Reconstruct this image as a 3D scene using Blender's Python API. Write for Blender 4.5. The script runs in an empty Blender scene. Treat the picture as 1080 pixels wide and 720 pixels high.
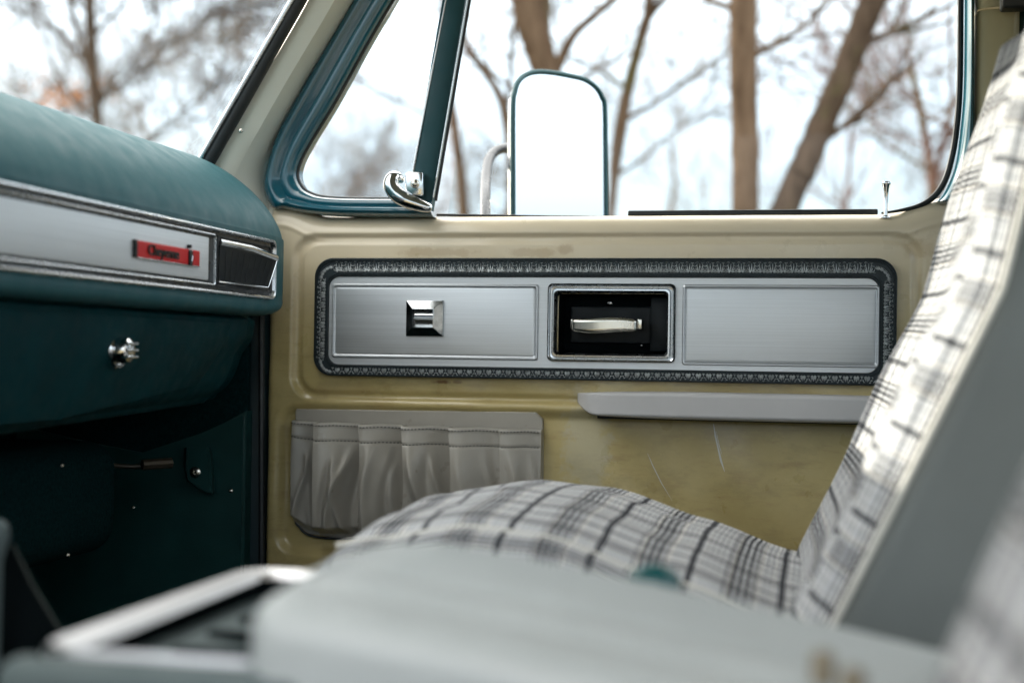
import bpy, bmesh, math, random
from mathutils import Vector, Matrix
R = math.radians
random.seed(7)
scene = bpy.context.scene
COL = scene.collection

# ------------------------------------------------------------------ camera frame
F = 1500.0
YAW, PITCH, ROLL = R(12.0), math.atan(13.3 / 1500), 0.0146
fw = Vector((-math.sin(YAW) * math.cos(PITCH), math.cos(YAW) * math.cos(PITCH), math.sin(PITCH)))
rt0 = fw.cross(Vector((0, 0, 1))).normalized()
up0 = rt0.cross(fw).normalized()
rt = rt0 * math.cos(ROLL) + up0 * math.sin(ROLL)
up = rt.cross(fw).normalized()
GROUND = -1.45

def ray(px, py): return fw * F + rt * (px - 540) - up * (py - 360)
def P(px, py, Y=2.0):
    d = ray(px, py); return d * (Y / d.y)
def PX(px, py, X):
    d = ray(px, py); return d * (X / d.x)

# ------------------------------------------------------------------ materials
class NT:
    def __init__(s, name):
        s.m = bpy.data.materials.new(name); s.m.use_nodes = True
        s.t = s.m.node_tree; s.t.nodes.clear()
        s.out = s.n('ShaderNodeOutputMaterial')
    def n(s, typ, **kw):
        nd = s.t.nodes.new(typ)
        for k, v in kw.items(): setattr(nd, k, v)
        return nd
    def l(s, a, b): s.t.links.new(a, b)
    def math(s, op, a, b=None, c=None, clamp=False):
        nd = s.n('ShaderNodeMath', operation=op); nd.use_clamp = clamp
        for i, v in enumerate((a, b, c)):
            if v is None: continue
            if isinstance(v, (int, float)): nd.inputs[i].default_value = v
            else: s.l(v, nd.inputs[i])
        return nd.outputs[0]
    def mix(s, fac, a, b, mode='MIX'):
        nd = s.n('ShaderNodeMix', data_type='RGBA', blend_type=mode)
        for sock, v in ((nd.inputs[0], fac), (nd.inputs[6], a), (nd.inputs[7], b)):
            if isinstance(v, (int, float)): sock.default_value = v
            elif isinstance(v, tuple): sock.default_value = v if len(v) == 4 else (*v, 1)
            else: s.l(v, sock)
        return nd.outputs[2]
    def ramp(s, fac, stops, interp='LINEAR'):
        nd = s.n('ShaderNodeValToRGB'); cr = nd.color_ramp; cr.interpolation = interp
        while len(cr.elements) < len(stops): cr.elements.new(0.5)
        for e, (p, c) in zip(cr.elements, stops):
            e.position = p; e.color = (c, c, c, 1) if isinstance(c, (int, float)) else (*c, 1)
        s.l(fac, nd.inputs[0]); return nd.outputs[0]
    def coord(s, kind='Object', scale=(1, 1, 1), loc=(0, 0, 0), rot=(0, 0, 0)):
        tc = s.n('ShaderNodeTexCoord'); mp = s.n('ShaderNodeMapping')
        mp.inputs['Scale'].default_value = scale; mp.inputs['Location'].default_value = loc
        mp.inputs['Rotation'].default_value = rot
        s.l(tc.outputs[kind], mp.inputs[0]); return mp.outputs[0]
    def noise(s, vec, scale, detail=4, rough=0.5):
        nd = s.n('ShaderNodeTexNoise'); nd.inputs['Scale'].default_value = scale
        nd.inputs['Detail'].default_value = detail; nd.inputs['Roughness'].default_value = rough
        s.l(vec, nd.inputs['Vector']); return nd.outputs['Fac']
    def bsdf(s, **kw):
        b = s.n('ShaderNodeBsdfPrincipled')
        for k, v in kw.items():
            k = k.replace('_', ' ')
            if isinstance(v, tuple) and len(v) == 3: v = (*v, 1)
            if isinstance(v, (int, float, tuple)): b.inputs[k].default_value = v
            else: s.l(v, b.inputs[k])
        s.l(b.outputs[0], s.out.inputs[0]); return b
    def bump(s, b, h, strength=0.3, dist=0.001):
        nd = s.n('ShaderNodeBump'); nd.inputs['Strength'].default_value = strength
        nd.inputs['Distance'].default_value = dist; s.l(h, nd.inputs['Height']); s.l(nd.outputs[0], b.inputs['Normal'])

def simple(name, col, rough=0.5, metal=0.0, bump=None, var=0.12, coat=0.0, spec=0.5, nscale=12, roughvar=0.1):
    t = NT(name); c = t.coord()
    nz = t.noise(c, nscale, 5, 0.6)
    lo = tuple(x * (1 - var) for x in col); hi = tuple(min(1, x * (1 + var)) for x in col)
    colr = t.ramp(nz, [(0.3, lo), (0.7, hi)])
    rr = t.ramp(t.noise(c, nscale * 4, 4), [(0.3, max(0, rough - roughvar)), (0.7, min(1, rough + roughvar))])
    b = t.bsdf(Base_Color=colr, Roughness=rr, Metallic=metal, Coat_Weight=coat, Specular_IOR_Level=spec)
    b.inputs['Coat Roughness'].default_value = 0.12
    if bump: t.bump(b, t.noise(c, bump[0], 3, 0.6), bump[1], bump[2])
    return t.m

def blob(t, pos, centre, rx, rz, edge=0.35, nscale=60):
    """soft irregular spot on a surface, in object coordinates"""
    sub = t.n('ShaderNodeVectorMath', operation='SUBTRACT'); t.l(pos, sub.inputs[0]); sub.inputs[1].default_value = centre
    mul = t.n('ShaderNodeVectorMath', operation='MULTIPLY'); t.l(sub.outputs[0], mul.inputs[0]); mul.inputs[1].default_value = (1 / rx, 0, 1 / rz)
    ln = t.n('ShaderNodeVectorMath', operation='LENGTH'); t.l(mul.outputs[0], ln.inputs[0])
    nz = t.noise(pos, nscale, 4, 0.65)
    d = t.math('ADD', ln.outputs['Value'], t.math('MULTIPLY', t.math('SUBTRACT', nz, 0.5), 2.2))
    mr = t.n('ShaderNodeMapRange'); mr.interpolation_type = 'SMOOTHSTEP'
    t.l(d, mr.inputs[0]); mr.inputs[1].default_value = 1.0 + edge; mr.inputs[2].default_value = 1.0 - edge
    return mr.outputs[0]

def door_paint():
    t = NT('aged_cream_enamel'); c = t.coord()
    pos = t.n('ShaderNodeTexCoord').outputs['Object']
    nz = t.noise(c, 5, 6, 0.6)
    col = t.ramp(nz, [(0.3, (0.42, 0.325, 0.130)), (0.55, (0.52, 0.415, 0.180)), (0.75, (0.60, 0.495, 0.25))])
    # old yellowed smears, streaked along the sheet metal
    st = t.noise(t.coord(scale=(3, 1, 16)), 4.5, 6, 0.7)
    col = t.mix(t.ramp(st, [(0.52, 0.0), (0.72, 0.55)]), col, (0.36, 0.24, 0.10))
    grime = t.noise(t.coord(scale=(1.2, 1, 2.2)), 9, 8, 0.75)
    col = t.mix(t.ramp(grime, [(0.50, 0.0), (0.75, 0.50)]), col, (0.22, 0.165, 0.08))
    # paler toward the top: the brighter light there is put into the colour
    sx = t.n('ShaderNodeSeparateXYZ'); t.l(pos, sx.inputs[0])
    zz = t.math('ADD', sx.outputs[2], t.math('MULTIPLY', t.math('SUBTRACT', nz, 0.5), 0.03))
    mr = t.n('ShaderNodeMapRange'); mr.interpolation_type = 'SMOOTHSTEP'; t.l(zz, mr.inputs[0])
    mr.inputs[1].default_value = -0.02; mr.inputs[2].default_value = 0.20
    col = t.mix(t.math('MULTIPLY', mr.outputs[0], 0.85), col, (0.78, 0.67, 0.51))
    for (px, py, rx, rz, a, cc) in RUST_AND_REFLECTION:
        p = P(px, py)
        col = t.mix(t.math('MULTIPLY', blob(t, pos, p, rx, rz), a), col, cc)
    rr = t.ramp(t.noise(c, 22, 5, 0.6), [(0.3, 0.24), (0.7, 0.42)])
    b = t.bsdf(Base_Color=col, Roughness=rr, Coat_Weight=0.35)
    b.inputs['Coat Roughness'].default_value = 0.15
    h = t.math('ADD', t.noise(c, 14, 3), t.math('MULTIPLY', t.noise(c, 420, 2), 0.25))
    t.bump(b, h, 0.25, 0.002)
    return t.m
BR = (0.17, 0.085, 0.035)
RUST_AND_REFLECTION = [(465, 402.5, .011, .0028, .85, BR), (482, 403, .006, .002, .6, BR), (462, 266, .05, .006, .35, (0.40, 0.26, 0.12)),
        (560, 266, .03, .006, .35, (0.40, 0.26, 0.12)), (596, 262, .012, .007, .4, (0.38, 0.24, 0.11)),
        (970, 262, .02, .012, .3, (0.42, 0.28, 0.12)), (618, 470, .032, .075, .28, (0.52, 0.55, 0.50)),  # last entry here, the pale blotch, is a reflection painted into the colour
        (360, 410, .05, .01, .25, (0.36, 0.25, 0.12)), (700, 432, .06, .008, .25, (0.30, 0.24, 0.10))]

def brushed(name, col=(0.65, 0.675, 0.70), rough=0.47, axis='x', metal=1.0, amp=0.10):
    t = NT(name)
    sc = (2.5, 2, 520) if axis == 'x' else (2, 2, 700)
    if axis == 'y': sc = (2, 3, 900)
    c = t.coord(scale=sc)
    nz = t.noise(c, 1.0, 3, 0.7)
    col2 = t.ramp(nz, [(0.25, tuple(x * .78 for x in col)), (0.75, col)])
    sm = t.noise(t.coord(scale=(1.5, 1.5, 3)), 5, 5, 0.7)
    col2 = t.mix(t.ramp(sm, [(0.5, 0.0), (0.8, 0.22)]), col2, tuple(x * .75 for x in col))
    rr = t.math('ADD', t.math('MULTIPLY', nz, amp * 2), rough - amp)
    b = t.bsdf(Base_Color=col2, Roughness=rr, Metallic=metal, Anisotropic=0.0)
    t.bump(b, nz, 0.22, 0.0004)
    return t.m

def plaid(name='plaid_fabric', period=0.078, tint=(0.56, 0.575, 0.60)):
    t = NT(name)
    tc = t.n('ShaderNodeTexCoord'); sp = t.n('ShaderNodeSeparateXYZ'); t.l(tc.outputs['UV'], sp.inputs[0])
    u, v = sp.outputs[0], sp.outputs[1]
    wob = t.math('MULTIPLY', t.math('SUBTRACT', t.noise(tc.outputs['UV'], 25, 2), 0.5), 0.002)
    u = t.math('ADD', u, wob); v = t.math('ADD', v, wob)
    def stops(bold):
        s = [(0.0, 0.0)]
        def band(a, b, val):
            s.extend([(a, val), (b, 0.0)])
        band(.055, .080, .7); band(.125, .165, 1.0); band(.205, .248, 1.0); band(.288, .328, 1.0); band(.370, .395, .7)
        band(.655, .725, bold)
        return s
    def light_stops():
        return [(0.0, 0.0), (.10, .8), (.13, 0.0), (.405, .8), (.445, 0.0), (.58, .5), (.60, 0), (.76, .5), (.78, 0.0)]
    def fr(a): return t.math('FRACT', t.math('MULTIPLY', a, 1 / period))
    Du = t.ramp(fr(u), stops(1.0), 'CONSTANT'); Dv = t.ramp(fr(v), stops(0.9), 'CONSTANT')
    Lu = t.ramp(fr(u), light_stops(), 'CONSTANT'); Lv = t.ramp(fr(v), light_stops(), 'CONSTANT')
    def fine(a, per, lo, hi):   # thin thread line mask
        s = t.math('SINE', t.math('MULTIPLY', a, 2 * math.pi / per))
        mr = t.n('ShaderNodeMapRange'); t.l(s, mr.inputs[0]); mr.inputs[1].default_value = lo; mr.inputs[2].default_value = hi
        return mr.outputs[0]
    wu, wv = fine(u, .0026, -.5, .5), fine(v, .0026, -.5, .5)
    # warp stripe shows where the weft thread dips, so lines look dotted
    du = t.math('MULTIPLY', Du, t.math('ADD', t.math('MULTIPLY', wv, .18), .82))
    dv = t.math('MULTIPLY', Dv, t.math('ADD', t.math('MULTIPLY', wu, .28), .70))
    thin = t.math('MULTIPLY', fine(u, .0050, .25, .85), .46)
    thin2 = t.math('MULTIPLY', fine(v, .0100, .70, .95), .22)
    d = t.math('MAXIMUM', t.math('MAXIMUM', du, dv), t.math('MULTIPLY', t.math('ADD', Du, Dv), .52))
    d = t.math('ADD', d, t.math('ADD', thin, thin2), clamp=True)
    d = t.math('MULTIPLY', d, .97)
    base = t.mix(t.math('MULTIPLY', t.math('MAXIMUM', Lu, Lv), .8), tint, (0.86, 0.82, 0.76))
    nz = t.noise(tc.outputs['UV'], 40, 5, 0.7)
    base = t.mix(t.math('MULTIPLY', nz, .25), base, (0.36, 0.37, 0.40))
    col = t.mix(d, base, (0.010, 0.012, 0.018))
    b = t.bsdf(Base_Color=col, Roughness=0.95, Specular_IOR_Level=0.10)
    h = t.math('ADD', wu, wv)
    t.bump(b, h, 0.35, 0.0008)
    return t.m

def chrome(name='chrome', col=(0.78, 0.79, 0.80), rough=0.09, ns=90):
    t = NT(name); c = t.coord()
    nz = t.noise(c, ns, 3, 0.5)
    cc = t.ramp(nz, [(0.35, tuple(x * .8 for x in col)), (0.6, col)])
    rr = t.ramp(t.noise(c, 30, 3, 0.5), [(0.35, rough), (0.75, rough + .08)])
    b = t.bsdf(Base_Color=cc, Metallic=1.0, Roughness=rr)
    return t.m

def glass(name='window_glass', tint=(0.93, 0.955, 0.96), refl=0.5):
    t = NT(name)
    tr = t.n('ShaderNodeBsdfTransparent'); tr.inputs[0].default_value = (*tint, 1)
    gl = t.n('ShaderNodeBsdfGlossy'); gl.inputs['Roughness'].default_value = 0.01
    fr = t.n('ShaderNodeFresnel'); fr.inputs[0].default_value = 1.45
    mx = t.n('ShaderNodeMixShader')
    ge = t.n('ShaderNodeNewGeometry')
    t.l(t.math('MULTIPLY', t.math('MULTIPLY', fr.outputs[0], refl), t.math('SUBTRACT', 1.0, ge.outputs['Backfacing'])), mx.inputs[0]); t.l(tr.outputs[0], mx.inputs[1]); t.l(gl.outputs[0], mx.inputs[2])
    t.l(mx.outputs[0], t.out.inputs[0]); return t.m

def bark(name, col, col2):
    t = NT(name); c = t.coord(scale=(6, 6, 1.2))
    nz = t.noise(c, 3, 8, 0.7)
    cc = t.ramp(nz, [(0.3, col), (0.7, col2)])
    moss = t.noise(t.coord(), 1.4, 4, 0.6)
    cc = t.mix(t.ramp(moss, [(0.60, 0.0), (0.70, 0.4)]), cc, (0.16, 0.17, 0.05))
    b = t.bsdf(Base_Color=cc, Roughness=0.95, Specular_IOR_Level=0.1)
    t.bump(b, nz, 1.0, 0.04)
    return t.m

def carpet(name, col):
    t = NT(name); c = t.coord()
    nz = t.noise(c, 260, 3, 0.8)
    cc = t.ramp(nz, [(0.3, tuple(x * .5 for x in col)), (0.7, tuple(x * 1.5 for x in col))])
    b = t.bsdf(Base_Color=cc, Roughness=1.0, Specular_IOR_Level=0.05)
    t.bump(b, nz, 0.8, 0.004); return t.m

M = {}
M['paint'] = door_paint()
M['cream'] = simple('cream_pillar_enamel', (0.76, 0.75, 0.67), 0.45, bump=(300, .15, .0006), var=.06, nscale=5)
M['tan'] = simple('tan_pillar_enamel', (0.52, 0.46, 0.28), 0.45, bump=(300, .15, .0006), var=.08, nscale=5)
M['teal_gloss'] = simple('teal_gloss_enamel', (0.008, 0.090, 0.130), 0.20, var=.15, coat=.8, nscale=6, roughvar=.05)
M['teal_dull'] = simple('teal_satin_bar', (0.006, 0.052, 0.062), 0.5, var=.15, nscale=8, spec=.35)
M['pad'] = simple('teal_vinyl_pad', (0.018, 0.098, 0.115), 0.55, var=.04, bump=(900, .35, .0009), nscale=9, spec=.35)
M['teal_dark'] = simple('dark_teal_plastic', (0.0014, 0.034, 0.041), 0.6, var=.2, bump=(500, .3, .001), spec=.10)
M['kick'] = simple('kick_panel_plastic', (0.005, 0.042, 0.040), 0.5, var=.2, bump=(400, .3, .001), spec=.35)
M['black'] = simple('black_rubber', (0.008, 0.011, 0.013), 0.5, var=.2, bump=(300, .2, .0008))
M['black_gloss'] = simple('black_gloss_plastic', (0.004, 0.007, 0.009), 0.30, spec=.35, var=.2)
M['brushed'] = brushed('brushed_aluminium')
M['insert'] = brushed('brushed_dash_insert', (0.80, 0.82, 0.84), 0.5, 'y', metal=.35)
M['chrome'] = chrome()
M['worn_chrome'] = chrome('worn_chrome', (0.70, 0.67, 0.60), .22, 25)
M['grey_metal'] = simple('satin_trim_metal', (0.58, 0.60, 0.62), 0.26, metal=1.0, var=.05, roughvar=.04)
M['antique'] = simple('antiqued_relief_ground', (0.016, 0.026, 0.031), 0.42, metal=.3, var=.3, nscale=60, bump=(900, .5, .0006))
M['silver_rel'] = simple('antiqued_relief_silver', (0.72, 0.75, 0.76), 0.36, metal=.55, var=.35, nscale=160)
M['taupe'] = simple('taupe_vinyl', (0.36, 0.335, 0.29), 0.36, var=.10, bump=(700, .35, .0008), nscale=8, spec=.5)
M['thread'] = simple('dark_thread', (0.05, 0.05, 0.05), 0.8)
M['pale_thread'] = simple('pale_thread', (0.05, 0.06, 0.055), 0.8)
M['arm'] = simple('pale_grey_vinyl', (0.52, 0.51, 0.51), 0.42, var=.06, bump=(800, .3, .0006), nscale=9)
M['lid'] = simple('pale_blue_grey_vinyl', (0.37, 0.40, 0.405), 0.40, var=.06, bump=(600, .3, .0008), nscale=7)
M['cupm'] = simple('black_cup_moulding', (.004, .007, .009), .45, spec=.2)
M['tray'] = simple('matte_black_tray', (.004, .006, .007), .9, spec=.0)
M['console'] = simple('grey_console_shell', (0.075, 0.100, 0.104), .6, spec=.25, bump=(500, .3, .001))
M['shell'] = simple('slate_grey_vinyl', (0.155, 0.172, 0.168), 0.5, var=.10, bump=(600, .35, .0008), nscale=6)
M['plaid'] = plaid()
M['piping'] = simple('pale_piping', (0.58, 0.57, 0.52), 0.6, bump=(500, .3, .0008))
M['red'] = simple('red_badge_enamel', (0.66, 0.010, 0.012), 0.4, var=.05, coat=0, spec=.25)
M['glass'] = glass()
M['bark'] = bark('bark_brown', (0.075, 0.045, 0.028), (0.22, 0.15, 0.10))
M['bark_dark'] = bark('bark_dark', (0.050, 0.034, 0.024), (0.15, 0.105, 0.075))
M['bark_red'] = bark('bark_reddish', (0.11, 0.060, 0.045), (0.24, 0.14, 0.11))
M['leaf'] = simple('dry_orange_leaf', (0.34, 0.14, 0.05), 0.8, var=.3, nscale=2)
M['carpet'] = carpet('dark_carpet', (0.003, 0.018, 0.020))
M['liner'] = simple('headliner', (0.30, 0.30, 0.26), 0.9, bump=(400, .3, .001))
M['body'] = simple('teal_body_paint', (0.012, 0.10, 0.13), 0.25, coat=.6)
def mirror_mat():
    t = NT('mirror_silvering'); c = t.coord()
    t.bsdf(Base_Color=(0.90, 0.92, 0.93), Metallic=1.0, Roughness=t.ramp(t.noise(c, 8, 4), [(0.4, 0.03), (0.8, 0.07)])); return t.m
M['mirror'] = mirror_mat()

# ------------------------------------------------------------------ object helpers
def link(o, parent=None):
    COL.objects.link(o)
    if parent is not None: o.parent = parent
    return o
def obj(name, bm, mat, parent=None, smooth=True, ang=35):
    me = bpy.data.meshes.new(name)
    bmesh.ops.recalc_face_normals(bm, faces=bm.faces)
    bm.to_mesh(me); bm.free()
    for m_ in (mat if isinstance(mat, list) else [mat]): me.materials.append(m_)
    if smooth:
        me.polygons.foreach_set('use_smooth', [True] * len(me.polygons))
        me.set_sharp_from_angle(angle=R(ang))
    me.update()
    o = bpy.data.objects.new(name, me)
    link(o, parent)
    if parent is not None:
        p = parent; off = Vector((0, 0, 0))
        while p is not None: off += p.location; p = p.parent
        o.location = -off
    return o
def tag(o, label=None, cat=None, group=None, kind=None):
    for k, v in (('label', label), ('category', cat), ('group', group), ('kind', kind)):
        if v: o[k] = v
    return o
def thing(name, loc, label, cat, group=None):
    o = bpy.data.objects.new(name, None); o.empty_display_size = 0.05; o.location = loc
    link(o); tag(o, label, cat, group); return o

def box(bm, lo, hi, bev=0.0, M4=None):
    r = bmesh.ops.create_cube(bm, size=1.0)
    vs = r['verts']
    for v in vs:
        v.co = Vector([lo[i] + (v.co[i] + .5) * (hi[i] - lo[i]) for i in range(3)])
    if bev > 0:
        es = list({e for v in vs for e in v.link_edges})
        rr = bmesh.ops.bevel(bm, geom=es, offset=bev, segments=3, affect='EDGES', profile=.5)
        vs = list({v for v in rr['verts']} | {v for f in rr['faces'] for v in f.verts} | {v for v in vs if v.is_valid})
    if M4 is not None:
        for v in vs: v.co = M4 @ v.co
    return vs

def tube(bm, pts, rad, n=10, cap=True, flat=None):
    """tube along points; rad a number or a list; flat=(direction, factor) squashes it"""
    pts = [Vector(p) for p in pts]
    if isinstance(rad, (int, float)): rad = [rad] * len(pts)
    rings = []; ref = None
    for i, p in enumerate(pts):
        a = pts[max(0, i - 1)]; b = pts[min(len(pts) - 1, i + 1)]
        t = (b - a)
        if t.length < 1e-9: t = Vector((0, 0, 1))
        t.normalize()
        if ref is None:
            ref = t.orthogonal().normalized()
        else:
            ref = (ref - t * ref.dot(t))
            ref = ref.normalized() if ref.length > 1e-6 else t.orthogonal().normalized()
        bi = t.cross(ref)
        ring = []
        for k in range(n):
            a_ = 2 * math.pi * k / n
            o = (ref * math.cos(a_) + bi * math.sin(a_)) * rad[i]
            if flat:
                d = flat[0]; o = o - d * o.dot(d) * (1 - flat[1])
            ring.append(bm.verts.new(p + o))
        rings.append(ring)
    for a, b in zip(rings, rings[1:]):
        for k in range(n):
            bm.faces.new((a[k], a[(k + 1) % n], b[(k + 1) % n], b[k]))
    if cap and n > 2:
        bm.faces.new(rings[0]); bm.faces.new(rings[-1][::-1])

def catmull(pts, sub=8, closed=False):
    pts = [Vector(p) for p in pts]; n = len(pts); out = []
    rng = n if closed else n - 1
    for i in range(rng):
        g = (lambda k: pts[k % n]) if closed else (lambda k: pts[min(max(k, 0), n - 1)])
        p0, p1, p2, p3 = g(i - 1), g(i), g(i + 1), g(i + 2)
        for s in range(sub):
            t = s / sub
            out.append(0.5 * ((2 * p1) + (p2 - p0) * t + (2 * p0 - 5 * p1 + 4 * p2 - p3) * t * t + (3 * p1 - p0 - 3 * p2 + p3) * t ** 3))
    if not closed: out.append(pts[-1])
    return out

def rr_pts(rect, r, n=8):
    x0, z0, x1, z1 = rect; r = max(1e-5, min(r, (x1 - x0) / 2, (z1 - z0) / 2)); out = []
    for cx, cz, a0 in ((x1 - r, z1 - r, 0), (x0 + r, z1 - r, 90), (x0 + r, z0 + r, 180), (x1 - r, z0 + r, 270)):
        for k in range(n + 1):
            a = R(a0 + 90 * k / n); out.append((cx + r * math.cos(a), cz + r * math.sin(a)))
    return out

def rr_sweep(bm, outer, ro, inner, ri, prof, mapf, cap=False, n=8):
    """profile [(t, h)] swept round a rounded rectangle, t from the outer to the inner outline"""
    A, B = rr_pts(outer, ro, n), rr_pts(inner, ri, n); rings = []
    for t, h in prof:
        rings.append([bm.verts.new(mapf(a[0] + (b[0] - a[0]) * t, a[1] + (b[1] - a[1]) * t, h)) for a, b in zip(A, B)])
    L = len(A)
    for a, b in zip(rings, rings[1:]):
        for k in range(L):
            bm.faces.new((a[k], a[(k + 1) % L], b[(k + 1) % L], b[k]))
    if cap: bm.faces.new(rings[-1])
    return rings

def inset(rect, d): return (rect[0] + d, rect[1] + d, rect[2] - d, rect[3] - d)

def band(bm, A, B, prof, yf):
    """lofts between two outlines (lists of Vector on one plane); prof [(t, h)], yf(point, h)->point"""
    rings = [[bm.verts.new(yf(a.lerp(b, t), h)) for a, b in zip(A, B)] for t, h in prof]
    for a, b in zip(rings, rings[1:]):
        for k in range(len(A) - 1):
            bm.faces.new((a[k], a[k + 1], b[k + 1], b[k]))

def rbox(size, r, seg=12, deform=None, bm=None, uvo=(0, 0, 0), skip=()):
    """soft-cornered box with UVs in metres; deform(x,y,z)->Vector is applied last"""
    bm = bm or bmesh.new(); uvl = bm.loops.layers.uv.verify()
    hs = [s / 2 for s in size]; r = min(r, *[h * .999 for h in hs])
    def axis(h):
        s = []
        for k in range(6): s.append(-h + r * (1 - math.cos(R(90 * k / 6))) if False else -h + r * k / 6)
        n = max(2, seg)
        for k in range(n + 1): s.append(-h + r + (2 * h - 2 * r) * k / n)
        for k in range(1, 7): s.append(h - r + r * k / 6)
        return s
    ax = [axis(h) for h in hs]
    def place(p):
        q = Vector([max(-(hs[i] - r), min(hs[i] - r, p[i])) for i in range(3)])
        d = Vector(p) - q
        if d.length > 1e-9:
            # spread samples evenly round the corner
            m = max(abs(c) for c in d)
            d = d.normalized() * (r * (m / r)) if m < r * .999 else d.normalized() * r
        v = q + d
        return deform(v) if deform else v
    for a in range(3):
        b, c = [(1, 2), (0, 2), (0, 1)][a]
        for sgn in (-1, 1):
            if (a, sgn) in skip: continue
            grid = []
            for i in ax[b]:
                row = []
                for j in ax[c]:
                    p = [0, 0, 0]; p[a] = sgn * hs[a]; p[b] = i; p[c] = j
                    row.append((bm.verts.new(place(p)), (i + uvo[b] + .37 * a, j + uvo[c] + .21 * a)))
                grid.append(row)
            for i in range(len(grid) - 1):
                for j in range(len(grid[0]) - 1):
                    q = [grid[i][j], grid[i + 1][j], grid[i + 1][j + 1], grid[i][j + 1]]
                    if (sgn > 0) != (a == 1): pass
                    else: q = q[::-1]
                    f = bm.faces.new([x[0] for x in q])
                    for lp, x in zip(f.loops, q): lp[uvl].uv = x[1]
    bmesh.ops.remove_doubles(bm, verts=bm.verts, dist=1e-5)
    return bm

def screw(bm, c, nrm, r=.004, slot=True):
    nrm = Vector(nrm).normalized(); c = Vector(c)
    q = nrm.to_track_quat('Z', 'Y').to_matrix().to_4x4(); q.translation = c
    prof = [(r, 0), (r, .0006), (r * .85, .0016), (r * .5, .0024), (r * .28, .0026), (r * .2, .0014), (0.00001, .0012)]
    rings = []
    for (rr_, h) in prof:
        rings.append([bm.verts.new(q @ Vector((rr_ * math.cos(2 * math.pi * k / 14), rr_ * math.sin(2 * math.pi * k / 14), h))) for k in range(14)])
    for a, b in zip(rings, rings[1:]):
        for k in range(14): bm.faces.new((a[k], a[(k + 1) % 14], b[(k + 1) % 14], b[k]))

def lathe(bm, prof, Mx, n=20):
    rings = [[bm.verts.new(Mx @ Vector((r * math.cos(2 * math.pi * k / n), r * math.sin(2 * math.pi * k / n), h))) for k in range(n)] for r, h in prof]
    for a, b in zip(rings, rings[1:]):
        for k in range(n): bm.faces.new((a[k], a[(k + 1) % n], b[(k + 1) % n], b[k]))
    bm.faces.new(rings[0][::-1]); bm.faces.new(rings[-1])

def sstep(a, b, x):
    t = max(0.0, min(1.0, (x - a) / (b - a))); return t * t * (3 - 2 * t)
def sd_rr(x, z, rect, r):
    cx, cz = (rect[0] + rect[2]) / 2, (rect[1] + rect[3]) / 2
    dx = abs(x - cx) - (rect[2] - rect[0]) / 2 + r; dz = abs(z - cz) - (rect[3] - rect[1]) / 2 + r
    return math.hypot(max(dx, 0), max(dz, 0)) + min(max(dx, dz), 0) - r

def drect(x0, y0, x1, y1, Y=2.0):
    """rectangle on the door plane from four photo measurements"""
    xm, ym = (x0 + x1) / 2, (y0 + y1) / 2
    return (P(x0, ym, Y).x, P(xm, y1, Y).z, P(x1, ym, Y).x, P(xm, y0, Y).z)

# =================================================================== PASSENGER DOOR
YD = 2.0
door = thing('passenger_door', (-.25, YD, -.6), 'worn cream painted passenger door with metal trim strip, map pocket and teal window frame', 'vehicle door')
r_trim = drect(331, 272, 946, 401.5, 1.99)
r_out1 = drect(308, 246, 972, 428)
r_out2 = drect(316, 254, 964, 421)
r_low = (P(292, 500).x, P(400, 588).z, P(1180, 500).x, P(600, 434).z)
r_hand = drect(583, 306, 705, 376, 1.985)
xL, xR = P(281, 400).x, P(1026, 260).x
zbot = -.52
def z_top(px_x):
    l = P(300, 218); zt = P(640, 226).z
    xa, xb = P(296, 220).x, P(350, 225).x
    z = zt + (P(296, 212).z - zt) * (1 - sstep(xa, xb, px_x)) ** 1.4
    x0, x1 = P(925, 226).x, P(1008, 212).x
    z += (P(1008, 205).z - zt) * sstep(x0, x1, px_x)
    return z
def door_y(x, z):
    y = 0.0
    d1 = sd_rr(x, z, r_out1, .036); y += .007 * (1 - sstep(-.007, .003, d1))
    d2 = sd_rr(x, z, r_out2, .030); y -= .0035 * (1 - sstep(-.006, .002, d2))
    d3 = sd_rr(x, z, r_low, .028); y += .010 * (1 - sstep(-.013, .004, d3))
    zt = z_top(x); dz = .034
    t = max(0, min(1, (z - (zt - dz)) / dz)); y += .030 * (1 - math.sqrt(max(0, 1 - t * t * .98)))
    # faint pressed bead under the sill
    y -= .0015 * math.exp(-((z - (zt - .036)) / .004) ** 2)
    # left flange rolls away
    t = max(0, min(1, (xL + .012 - x) / .012)); y += .012 * (1 - math.sqrt(max(0, 1 - t * t)))
    t = max(0, min(1, (x - (xR - .02)) / .02)); y += .014 * (1 - math.sqrt(max(0, 1 - t * t)))
    # shallow dents and waviness of the old sheet
    y += .0009 * math.sin(x * 23 + 1) * math.sin(z * 31 + .5) + .0005 * math.sin(x * 61 + z * 47)
    return YD + y
bm = bmesh.new(); NXg, NZg = 420, 300; grid = []
for i in range(NXg + 1):
    x = xL + (xR - xL) * i / NXg; zt = z_top(x); col = []
    for j in range(NZg + 1):
        s = j / NZg
        z = zt + (zbot - zt) * (s ** 1.25)
        col.append(bm.verts.new((x, door_y(x, z), z)))
    grid.append(col)
for i in range(NXg):
    for j in range(NZg):
        c = (grid[i][j].co + grid[i + 1][j + 1].co) / 2
        if r_hand[0] + .004 < c.x < r_hand[2] - .004 and r_hand[1] + .004 < c.z < r_hand[3] - .004: continue
        bm.faces.new((grid[i][j], grid[i + 1][j], grid[i + 1][j + 1], grid[i][j + 1]))
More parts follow.
